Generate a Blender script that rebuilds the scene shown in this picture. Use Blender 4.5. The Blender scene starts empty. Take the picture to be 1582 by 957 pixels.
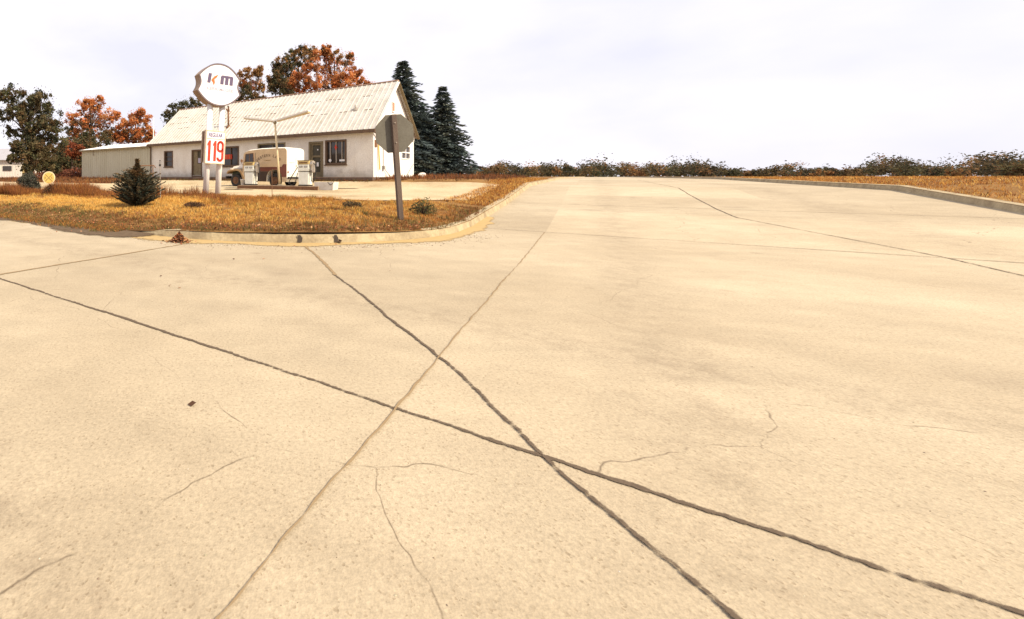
import bpy, math, random
from mathutils import Vector, Matrix, noise
random.seed(11)
R = math.radians
scene = bpy.context.scene

# ------------------------------------------------------------------ camera, sky, sun, exposure
EYE = 1.15
FPX = 690.0                                   # focal length in photo pixels (photo is 1582 wide)
cam = bpy.data.cameras.new('camera'); cam_o = bpy.data.objects.new('camera', cam)
scene.collection.objects.link(cam_o)
cam_o.location = (0, 0, EYE); cam_o.rotation_euler = (R(90), 0, 0)
cam.sensor_fit = 'HORIZONTAL'; cam.sensor_width = 36; cam.lens = 36 * FPX / 1582
cam.shift_x = (791 - 346) / 1582; cam.shift_y = -(478.5 - 273) / 1582   # a rising/shifted lens, as on a view camera
cam.clip_start = 0.05; cam.clip_end = 5000
scene.camera = cam_o

SUN_EL, SUN_H = R(44), Vector((.74, -.67, 0)).normalized()
world = bpy.data.worlds.new('World'); scene.world = world; world.use_nodes = True
wt = world.node_tree; wt.nodes.clear()
def wn(t, **k):
    n = wt.nodes.new(t)
    for a, b in k.items(): setattr(n, a, b)
    return n
sky = wn('ShaderNodeTexSky', sky_type='NISHITA', sun_disc=False, sun_elevation=SUN_EL, sun_rotation=math.atan2(SUN_H.x, SUN_H.y), dust_density=2.0)
wco = wn('ShaderNodeTexCoord'); wmap = wn('ShaderNodeMapping'); wmap.inputs['Scale'].default_value = (1, 1, 2.2)
wmap.inputs['Location'].default_value = (1.3, .2, .4)
wnz = wn('ShaderNodeTexNoise'); wnz.inputs['Scale'].default_value = 2.3; wnz.inputs['Detail'].default_value = 5; wnz.inputs['Roughness'].default_value = .52
wr = wn('ShaderNodeValToRGB')
wr.color_ramp.elements[0].position = .33; wr.color_ramp.elements[0].color = (8.2, 8.1, 9.1, 1)
wr.color_ramp.elements[1].position = .60; wr.color_ramp.elements[1].color = (9.8, 9.5, 10.1, 1)
wmix = wn('ShaderNodeMixRGB'); wmix.inputs[0].default_value = .92
wbg = wn('ShaderNodeBackground'); wbg.inputs[1].default_value = .084
wo = wn('ShaderNodeOutputWorld')
L = wt.links.new
L(wco.outputs['Generated'], wmap.inputs[0]); L(wmap.outputs[0], wnz.inputs['Vector']); L(wnz.outputs[0], wr.inputs[0])
L(sky.outputs[0], wmix.inputs[1]); L(wr.outputs[0], wmix.inputs[2]); L(wmix.outputs[0], wbg.inputs[0]); L(wbg.outputs[0], wo.inputs[0])

sl = bpy.data.lights.new('sun', 'SUN'); sl.energy = 5.0; sl.angle = R(.55); sl.color = (1.0, .87, .66)
so = bpy.data.objects.new('sun', sl); scene.collection.objects.link(so)
sv = Vector((SUN_H.x * math.cos(SUN_EL), SUN_H.y * math.cos(SUN_EL), math.sin(SUN_EL)))
so.rotation_euler = sv.to_track_quat('Z', 'Y').to_euler(); so.location = sv * 60

scene.view_settings.view_transform = 'Standard'; scene.view_settings.look = 'None'
scene.view_settings.exposure = 0.47; scene.view_settings.gamma = 1
scene.render.engine = 'CYCLES'; scene.cycles.use_denoising = True
scene.cycles.max_bounces = 6; scene.cycles.transparent_max_bounces = 8

# ------------------------------------------------------------------ frames
A = Vector((-.771, .637, 0)).normalized(); N = Vector((A.y * -1, A.x, 0))     # along the facade, and out of it to the street
P1 = Vector((8.0, 23.9, 0)); ROT = math.atan2(A.y, A.x)
def W(a, u, z=0): v = P1 + A * a + N * u; return Vector((v.x, v.y, z))
def AU(x, y): d = Vector((x, y, 0)) - P1; return d.dot(A), d.dot(N)
def lerp(a, b, t): return a + (b - a) * t
def smooth(t): t = max(0, min(1, t)); return t * t * (3 - 2 * t)
def knots(K, u):
    if u <= K[0][0]: return K[0][1]
    for (p, q), (r, s) in zip(K, K[1:]):
        if u <= r: return lerp(q, s, (u - p) / (r - p))
    return K[-1][1]
ZK = [(-3000, 1.09), (-8, 1.09), (0, 1.02), (1.0, .93), (2.3, .64), (4.2, .58), (5.5, .50), (11, .47), (14.5, .34), (17.7, .15), (99, .15)]
ZB = [(-3000, .96), (-25, .95), (0, .72), (6, .30), (12, 0), (99, 0)]
AB, AC, UA, RC = -6.9, -16.2, 17.7, 4.4                     # street edges and corner radius
def zlot(u): return knots(ZK, u)
def zroad(u): return knots(ZB, u)
def zg(a, u):
    if a >= AB: t = smooth((a - AB) / 2.4)
    else: t = smooth((AC - a) / 4.0)
    z = lerp(zroad(u) + .15, zlot(u), t)
    if a > -3.2 and u > 16.0: z -= .125 * smooth((a + 3.2) / 1.5) * smooth((u - 16.0) / 1.6)
    return z
def G(px, d):                                                # ground point under a photo column at a depth
    x = (px - 346) / FPX * d; a, u = AU(x, d); return Vector((x, d, zg(a, u)))
def PX(px, py, d): return Vector(((px - 346) / FPX * d, d, EYE - (py - 273) / FPX * d))

# ------------------------------------------------------------------ materials
def new_mat(name):
    m = bpy.data.materials.new(name); m.use_nodes = True
    t = m.node_tree; return m, t, t.nodes['Principled BSDF']
def node(t, ty, ins=(), **k):
    n = t.nodes.new(ty)
    for a, b in k.items(): setattr(n, a, b)
    for key, v in dict(ins).items():
        if hasattr(v, 'is_output') or isinstance(v, bpy.types.NodeSocket): t.links.new(v, n.inputs[key])
        else: n.inputs[key].default_value = v
    return n
def c4(c): return (c[0], c[1], c[2], 1)
def mat(name, col, dirt=None, amt=.5, scale=3.0, rough=.7, bump=.0, bscale=40, metal=0, streak=1.0, spec=.3, fine=.12):
    """weathered paint / metal / concrete: base colour with noise-shaped wear"""
    m, t, b = new_mat(name)
    co = node(t, 'ShaderNodeTexCoord')
    mp = node(t, 'ShaderNodeMapping', {'Vector': co.outputs['Object'], 'Scale': (1, 1, 1 / streak)})
    n1 = node(t, 'ShaderNodeTexNoise', {'Vector': mp.outputs[0], 'Scale': scale, 'Detail': 7, 'Roughness': .62})
    r1 = node(t, 'ShaderNodeValToRGB', {0: n1.outputs[0]})
    r1.color_ramp.elements[0].position = .38; r1.color_ramp.elements[1].position = .72
    r1.color_ramp.elements[0].color = (0, 0, 0, 1); r1.color_ramp.elements[1].color = (amt, amt, amt, 1)
    dirt = dirt or tuple(x * .55 for x in col)
    mx = node(t, 'ShaderNodeMixRGB', {0: r1.outputs[0], 1: c4(col), 2: c4(dirt)})
    n2 = node(t, 'ShaderNodeTexNoise', {'Vector': co.outputs['Object'], 'Scale': scale * 9, 'Detail': 4})
    r2 = node(t, 'ShaderNodeMapRange', {0: n2.outputs[0], 1: .3, 2: .7, 3: 1 - fine, 4: 1 + fine})
    hv = node(t, 'ShaderNodeHueSaturation', {'Value': r2.outputs[0], 'Color': mx.outputs[0]})
    t.links.new(hv.outputs[0], b.inputs['Base Color'])
    b.inputs['Roughness'].default_value = rough; b.inputs['Metallic'].default_value = metal
    b.inputs['Specular IOR Level'].default_value = spec
    if bump:
        n3 = node(t, 'ShaderNodeTexNoise', {'Vector': co.outputs['Object'], 'Scale': bscale, 'Detail': 5})
        bp = node(t, 'ShaderNodeBump', {'Height': n3.outputs[0], 'Strength': bump, 'Distance': .02})
        t.links.new(bp.outputs[0], b.inputs['Normal'])
    return m
def foot_dirt(m, h, col, amt):
    t = m.node_tree; b = t.nodes['Principled BSDF']; src = b.inputs['Base Color'].links[0].from_socket
    co = node(t, 'ShaderNodeTexCoord'); sx = node(t, 'ShaderNodeSeparateXYZ', {0: co.outputs['Object']})
    nz = node(t, 'ShaderNodeTexNoise', {'Vector': co.outputs['Object'], 'Scale': 1.7, 'Detail': 8, 'Roughness': .7})
    ad = node(t, 'ShaderNodeMath', {0: nz.outputs[0], 1: 1.3}, operation='MULTIPLY'); sb = node(t, 'ShaderNodeMath', {0: ad.outputs[0], 1: .65}, operation='SUBTRACT')
    zz = node(t, 'ShaderNodeMath', {0: sx.outputs[2], 1: sb.outputs[0]}, operation='SUBTRACT')
    mr = node(t, 'ShaderNodeMapRange', {0: zz.outputs[0], 1: 0, 2: h, 3: amt, 4: 0})
    mx = node(t, 'ShaderNodeMixRGB', {0: mr.outputs[0], 1: src, 2: c4(col)}); t.links.new(mx.outputs[0], b.inputs['Base Color']); return m
def cover_mat(name, c1, c2, scale, k=1.0, rough=.95):
    """loose dirt or tar that thins out at its ragged edge (the mesh carries its coverage)"""
    m, t, b = new_mat(name)
    co = node(t, 'ShaderNodeTexCoord'); at = node(t, 'ShaderNodeAttribute', attribute_name='col')
    n1 = node(t, 'ShaderNodeTexNoise', {'Vector': co.outputs['Object'], 'Scale': scale, 'Detail': 9, 'Roughness': .72})
    n2 = node(t, 'ShaderNodeTexNoise', {'Vector': co.outputs['Object'], 'Scale': scale * 2.3, 'Detail': 6, 'Roughness': .7})
    mx = node(t, 'ShaderNodeMixRGB', {0: n2.outputs[0], 1: c4(c1), 2: c4(c2)}); t.links.new(mx.outputs[0], b.inputs['Base Color'])
    a1 = node(t, 'ShaderNodeMath', {0: n1.outputs[0], 1: k, 2: -.5 * k}, operation='MULTIPLY_ADD')
    a2 = node(t, 'ShaderNodeMath', {0: at.outputs['Fac'], 1: a1.outputs[0]}, operation='ADD')
    mr = node(t, 'ShaderNodeMapRange', {0: a2.outputs[0], 1: .36, 2: .62, 3: 0, 4: 1}); t.links.new(mr.outputs[0], b.inputs['Alpha'])
    b.inputs['Roughness'].default_value = rough; b.inputs['Specular IOR Level'].default_value = .1
    return m
def leafmat(name, trans=.25, rough=.75):
    m, t, b = new_mat(name)
    at = node(t, 'ShaderNodeAttribute', attribute_name='col')
    t.links.new(at.outputs[0], b.inputs['Base Color']); b.inputs['Roughness'].default_value = rough
    b.inputs['Specular IOR Level'].default_value = .15
    tr = node(t, 'ShaderNodeBsdfTranslucent', {0: at.outputs[0]})
    mx = node(t, 'ShaderNodeMixShader', {0: trans, 1: b.outputs[0], 2: tr.outputs[0]})
    t.links.new(mx.outputs[0], t.nodes['Material Output'].inputs[0])
    return m

def road_material():
    m, t, b = new_mat('street_concrete')
    co = node(t, 'ShaderNodeTexCoord'); v = co.outputs['Object']
    big = node(t, 'ShaderNodeTexNoise', {'Vector': v, 'Scale': .35, 'Detail': 5, 'Roughness': .55})
    mid = node(t, 'ShaderNodeTexNoise', {'Vector': v, 'Scale': 2.2, 'Detail': 8, 'Roughness': .68})
    fin = node(t, 'ShaderNodeTexNoise', {'Vector': v, 'Scale': 55, 'Detail': 6, 'Roughness': .7})
    mpx = node(t, 'ShaderNodeMapping', {'Vector': v, 'Rotation': (0, 0, -ROT), 'Scale': (.35, 2.2, 1)})
    trk = node(t, 'ShaderNodeTexNoise', {'Vector': mpx.outputs[0], 'Scale': 1.6, 'Detail': 9, 'Roughness': .74})
    r = node(t, 'ShaderNodeValToRGB', {0: big.outputs[0]})
    r.color_ramp.elements[0].position = .32; r.color_ramp.elements[0].color = (.385, .312, .213, 1)
    r.color_ramp.elements[1].position = .68; r.color_ramp.elements[1].color = (.47, .39, .275, 1)
    k1 = node(t, 'ShaderNodeMapRange', {0: mid.outputs[0], 1: .3, 2: .7, 3: .90, 4: 1.06})
    k2 = node(t, 'ShaderNodeMapRange', {0: fin.outputs[0], 1: .3, 2: .7, 3: .78, 4: 1.16})
    k3 = node(t, 'ShaderNodeMapRange', {0: trk.outputs[0], 1: .35, 2: .7, 3: 1.03, 4: .93})
    k = node(t, 'ShaderNodeMath', {0: k1.outputs[0], 1: k2.outputs[0]}, operation='MULTIPLY')
    kq = node(t, 'ShaderNodeMath', {0: k.outputs[0], 1: k3.outputs[0]}, operation='MULTIPLY')
    def slab(axis, c0, size):                                        # which pour of concrete this point belongs to
        d = node(t, 'ShaderNodeVectorMath', {0: v, 1: tuple(axis)}, operation='DOT_PRODUCT')
        q = node(t, 'ShaderNodeMath', {0: d.outputs['Value'], 1: P1.dot(axis) + c0}, operation='SUBTRACT'); q2 = node(t, 'ShaderNodeMath', {0: q.outputs[0], 1: size}, operation='DIVIDE')
        return node(t, 'ShaderNodeMath', {0: q2.outputs[0]}, operation='FLOOR')
    cb = node(t, 'ShaderNodeCombineXYZ', {0: slab(A, -3.7, 4.6).outputs[0], 1: slab(N, 21.25, 4.5).outputs[0]}); wnz_ = node(t, 'ShaderNodeTexWhiteNoise', {'Vector': cb.outputs[0]})
    sv_ = node(t, 'ShaderNodeMapRange', {0: wnz_.outputs['Value'], 1: 0, 2: 1, 3: .90, 4: 1.06})
    kk = node(t, 'ShaderNodeMath', {0: kq.outputs[0], 1: sv_.outputs[0]}, operation='MULTIPLY')
    # exposed aggregate: pale and dark stones
    vo = node(t, 'ShaderNodeTexVoronoi', {'Vector': v, 'Scale': 130})
    vr = node(t, 'ShaderNodeValToRGB', {0: vo.outputs['Color']})
    vr.color_ramp.elements[0].position = .10; vr.color_ramp.elements[0].color = (.55, .5, .45, 1)
    vr.color_ramp.elements[1].position = .22; vr.color_ramp.elements[1].color = (1, 1, 1, 1)
    e = vr.color_ramp.elements.new(.86); e.color = (1, 1, 1, 1)
    e = vr.color_ramp.elements.new(.94); e.color = (1.18, 1.16, 1.1, 1)
    mu = node(t, 'ShaderNodeMixRGB', {0: .55, 1: r.outputs[0], 2: vr.outputs[0]}, blend_type='MULTIPLY')
    # hairline cracks
    wv = node(t, 'ShaderNodeTexNoise', {'Vector': v, 'Scale': 1.4, 'Detail': 4})
    vm = node(t, 'ShaderNodeMixRGB', {0: .35, 1: v, 2: wv.outputs['Color']}, blend_type='ADD')
    cr = node(t, 'ShaderNodeTexVoronoi', {'Vector': vm.outputs[0], 'Scale': .34}, feature='DISTANCE_TO_EDGE')
    cm = node(t, 'ShaderNodeMapRange', {0: cr.outputs['Distance'], 1: .0, 2: .0016, 3: .8, 4: 0})
    gate = node(t, 'ShaderNodeMapRange', {0: mid.outputs[0], 1: .46, 2: .56, 3: 0, 4: 1})
    cg = node(t, 'ShaderNodeMath', {0: cm.outputs[0], 1: gate.outputs[0]}, operation='MULTIPLY')
    mc = node(t, 'ShaderNodeMixRGB', {0: cg.outputs[0], 1: mu.outputs[0], 2: (.10, .07, .045, 1)})
    # small dark drips and specks
    sp = node(t, 'ShaderNodeTexVoronoi', {'Vector': vm.outputs[0], 'Scale': 1.1})
    sm = node(t, 'ShaderNodeMapRange', {0: sp.outputs['Distance'], 1: .03, 2: .10, 3: .40, 4: 0})
    ms0 = node(t, 'ShaderNodeMixRGB', {0: sm.outputs[0], 1: mc.outputs[0], 2: (.19, .135, .085, 1)})
    # oil drip strips down the lanes and darker wheel paths
    def lane(prev, axis, c0, width, amt, col, ns):
        d = node(t, 'ShaderNodeVectorMath', {0: v, 1: tuple(axis)}, operation='DOT_PRODUCT')
        q = node(t, 'ShaderNodeMath', {0: d.outputs['Value'], 1: P1.dot(axis) + c0}, operation='SUBTRACT'); ab = node(t, 'ShaderNodeMath', {0: q.outputs[0]}, operation='ABSOLUTE')
        fo = node(t, 'ShaderNodeMapRange', {0: ab.outputs[0], 1: 0, 2: width, 3: 1, 4: 0}, interpolation_type='SMOOTHSTEP')
        nn = node(t, 'ShaderNodeTexNoise', {'Vector': v, 'Scale': ns * 2.5, 'Detail': 10, 'Roughness': .78}); nr = node(t, 'ShaderNodeMapRange', {0: nn.outputs[0], 1: .45, 2: .72, 3: .1, 4: 1})
        fa_ = node(t, 'ShaderNodeMath', {0: fo.outputs[0], 1: nr.outputs[0]}, operation='MULTIPLY'); fb = node(t, 'ShaderNodeMath', {0: fa_.outputs[0], 1: amt}, operation='MULTIPLY')
        return node(t, 'ShaderNodeMixRGB', {0: fb.outputs[0], 1: prev, 2: c4(col)}).outputs[0]
    x = ms0.outputs[0]
    x = lane(x, N, 19.6, .5, .55, (.20, .15, .10), 2.6); x = lane(x, N, 22.9, .55, .6, (.19, .14, .095), 2.2)
    for c0 in (18.9, 20.4, 22.2, 23.7): x = lane(x, N, c0, .3, .4, (.27, .21, .14), .8)
    x = lane(x, A, -9.4, .5, .5, (.20, .15, .10), 2.4); x = lane(x, A, -13.6, .5, .5, (.20, .15, .10), 2.4)
    # scattered oil spots
    ov = node(t, 'ShaderNodeTexVoronoi', {'Vector': vm.outputs[0], 'Scale': .42}); om = node(t, 'ShaderNodeMapRange', {0: ov.outputs['Distance'], 1: .02, 2: .16, 3: .55, 4: 0})
    og = node(t, 'ShaderNodeMapRange', {0: mid.outputs[0], 1: .44, 2: .6, 3: .15, 4: 1}); of = node(t, 'ShaderNodeMath', {0: om.outputs[0], 1: og.outputs[0]}, operation='MULTIPLY')
    ms = node(t, 'ShaderNodeMixRGB', {0: of.outputs[0], 1: x, 2: (.16, .12, .085, 1)})
    hv = node(t, 'ShaderNodeHueSaturation', {'Value': kk.outputs[0], 'Color': ms.outputs[0]})
    t.links.new(hv.outputs[0], b.inputs['Base Color']); b.inputs['Roughness'].default_value = .85
    b.inputs['Specular IOR Level'].default_value = .2
    hh = node(t, 'ShaderNodeMath', {0: fin.outputs[0], 1: vo.outputs['Distance']}, operation='ADD')
    bp = node(t, 'ShaderNodeBump', {'Height': hh.outputs[0], 'Strength': .22, 'Distance': .005})
    t.links.new(bp.outputs[0], b.inputs['Normal'])
    return m
def soil_material(name, c1, c2, c3, s=1.0, bump=.5):
    m, t, b = new_mat(name)
    co = node(t, 'ShaderNodeTexCoord'); v = co.outputs['Object']
    a = node(t, 'ShaderNodeTexNoise', {'Vector': v, 'Scale': .5 * s, 'Detail': 8, 'Roughness': .65})
    f = node(t, 'ShaderNodeTexNoise', {'Vector': v, 'Scale': 22 * s, 'Detail': 6, 'Roughness': .7})
    r = node(t, 'ShaderNodeValToRGB', {0: a.outputs[0]})
    r.color_ramp.elements[0].position = .33; r.color_ramp.elements[0].color = c4(c1)
    r.color_ramp.elements[1].position = .68; r.color_ramp.elements[1].color = c4(c3)
    e = r.color_ramp.elements.new(.5); e.color = c4(c2)
    k = node(t, 'ShaderNodeMapRange', {0: f.outputs[0], 1: .3, 2: .7, 3: .7, 4: 1.25})
    hv = node(t, 'ShaderNodeHueSaturation', {'Value': k.outputs[0], 'Color': r.outputs[0]})
    t.links.new(hv.outputs[0], b.inputs['Base Color']); b.inputs['Roughness'].default_value = .95
    b.inputs['Specular IOR Level'].default_value = .1
    bp = node(t, 'ShaderNodeBump', {'Height': f.outputs[0], 'Strength': bump, 'Distance': .04})
    t.links.new(bp.outputs[0], b.inputs['Normal'])
    return m

M = {}
M['road'] = road_material()
M['kerb'] = mat('kerb_concrete', (.42, .34, .21), (.17, .12, .07), .8, 2.5, .9, .4, 60)
M['soil'] = soil_material('dry_grass_soil', (.10, .05, .02), (.20, .105, .035), (.30, .17, .06))
M['lot'] = soil_material('gravel_lot', (.34, .255, .15), (.46, .36, .225), (.54, .44, .29), .8, .6)
M['stain'] = mat('oil_stained_gravel', (.09, .055, .03), (.22, .16, .09), .9, 6, .8, .4)
M['tar'] = cover_mat('tar_joint', (.045, .032, .024), (.17, .125, .085), 26, 1.7, .8); M['tarcrack'] = mat('tar_crack', (.05, .035, .025), None, .3)
M['dirtline'] = cover_mat('dirt_filled_joint', (.20, .13, .07), (.32, .24, .14), 7, 1.3)
M['gutterdirt'] = cover_mat('gutter_dirt', (.33, .22, .095), (.46, .34, .17), 3.2, 1.2)
M['stucco'] = mat('white_painted_block', (.75, .71, .635), (.58, .51, .42), .6, 1.6, .9, .35, 30, streak=2.5)
M['stucco'] = foot_dirt(M['stucco'], .45, (.34, .28, .20), .6)
M['siding'] = mat('white_painted_siding', (.82, .80, .77), (.6, .55, .48), .45, 2.0, .8, .2, 30, streak=3)
M['roof'] = mat('galvanised_roof', (.49, .475, .44), (.33, .28, .215), .85, 1.1, .55, .1, 20, spec=.4)
M['roofrib'] = mat('roof_rib', (.64, .61, .565), (.42, .36, .28), .5, 2, .5)
M['rust'] = mat('rusty_metal', (.20, .10, .05), (.09, .045, .025), .8, 8, .85)
M['brown'] = mat('brown_trim', (.14, .085, .05), (.07, .045, .03), .7, 6, .7)
M['olive'] = mat('weathered_olive_trim', (.24, .19, .11), (.12, .09, .05), .7, 6, .75)
M['plinth'] = mat('stained_concrete_edge', (.15, .10, .075), (.06, .04, .03), .8, 2.5, .95, .4)
M['shed'] = mat('pale_green_metal_siding', (.50, .475, .36), (.38, .345, .24), .6, 1.4, .75, .1, streak=4)
M['white'] = mat('white_enamel', (.82, .81, .80), (.62, .55, .45), .4, 4, .4, spec=.5)
M['whitepole'] = mat('white_painted_steel', (.86, .84, .81), (.6, .45, .3), .25, 7, .5, streak=3)
M['signface'] = mat('white_plastic_sign_face', (.84, .82, .84), (.74, .70, .70), .5, 3, .35, spec=.5, fine=.04)
M['signrim'] = mat('tan_sign_rim', (.34, .235, .15), (.18, .12, .08), .6, 5, .6)
M['rimlight'] = mat('grey_rim_band', (.15, .12, .14), (.2, .15, .13), .5, 5, .6)
M['navy'] = mat('faded_navy_paint', (.10, .075, .14), (.16, .12, .18), .5, 6, .6)
M['orange'] = mat('faded_orange_paint', (.52, .125, .035), (.6, .22, .08), .5, 6, .6)
M['faded'] = mat('very_faded_letters', (.38, .34, .44), (.6, .56, .60), .6, 20, .6)
M['red'] = mat('red_number_paint', (.62, .045, .02), (.52, .09, .04), .5, 9, .5)
M['bluetext'] = mat('blue_letter_paint', (.09, .07, .20), (.26, .12, .22), .5, 14, .6)
M['glass'] = mat('dark_window_glass', (.035, .028, .024), (.06, .05, .045), .6, 2, .12, spec=.6)
M['screen'] = mat('screen_door_mesh', (.085, .075, .05), (.05, .04, .03), .6, 3, .6)
M['cream'] = mat('cream_truck_paint', (.66, .57, .46), (.5, .36, .22), .5, 3, .45, spec=.5)
M['tan'] = mat('tan_truck_paint', (.60, .44, .255), (.45, .31, .165), .6, 3, .45, spec=.5)
M['whitetruck'] = mat('white_truck_paint', (.80, .78, .70), (.6, .5, .36), .4, 3, .4, spec=.5)
M['maroon'] = mat('red_brown_truck_paint', (.20, .055, .028), (.10, .04, .025), .6, 5, .5, spec=.5)
M['dark'] = mat('dark_underbody', (.035, .028, .022), (.06, .045, .03), .5, 6, .8)
M['greenfender'] = mat('dark_green_fender', (.045, .06, .035), (.03, .03, .02), .5, 6, .5, spec=.5)
M['rubber'] = mat('tyre_rubber', (.03, .027, .025), (.08, .06, .045), .6, 10, .85)
M['chrome'] = mat('dull_chrome', (.5, .47, .42), (.3, .22, .15), .5, 9, .35, metal=.8)
M['pump'] = mat('pale_pump_enamel', (.82, .83, .74), (.62, .58, .45), .5, 5, .35, spec=.5)
M['pumptop'] = mat('yellow_pump_panel', (.62, .47, .20), (.45, .32, .14), .6, 8, .5)
M['grey'] = mat('grey_cast_metal', (.30, .26, .22), (.17, .13, .10), .6, 9, .55)
M['black'] = mat('black_rubber_hose', (.025, .022, .02), None, .4, 9, .5)
M['signback'] = mat('bare_aluminium_sign_back', (.135, .125, .102), (.10, .088, .068), .6, 5, .75, spec=.2)
M['wood'] = mat('weathered_wood_post', (.13, .095, .075), (.075, .055, .045), .8, 10, .9, .5, 40, streak=6)
M['yellow'] = mat('faded_yellow_sign', (.66, .46, .13), (.55, .38, .11), .6, 6, .5)
M['yellowedge'] = mat('pale_sign_border', (.74, .60, .38), None, .2, 6, .5)
M['fadedmark'] = mat('faded_sign_marks', (.27, .19, .07), (.45, .32, .11), .6, 9, .6)
M['bark'] = mat('dark_bark', (.075, .05, .035), (.035, .025, .018), .8, 8, .95, .8, 25, streak=4)
M['rock'] = mat('white_rock', (.7, .67, .62), (.4, .35, .28), .6, 9, .9, .5)
M['leaf'] = leafmat('leaf_foliage', .38); M['needle'] = leafmat('needle_foliage', .15)
M['grass'] = leafmat('dry_grass_blades', .3, .85); M['litter'] = leafmat('fallen_leaves', .1, .9)
M['trough'] = mat('pale_concrete_trough', (.66, .62, .55), (.45, .38, .3), .5, 6, .8)
M['lampsteel'] = mat('cream_lamp_steel', (.62, .50, .30), (.45, .33, .2), .6, 6, .5)
M['lens'] = mat('white_lamp_top', (.8, .76, .68), None, .3, 6, .5)
M['farshed'] = mat('white_ribbed_siding', (.64, .61, .55), (.52, .47, .40), .5, 2, .8)
M['darkroof'] = mat('pale_shed_roof', (.34, .33, .36), (.27, .26, .27), .5, 1.5, .7)

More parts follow.
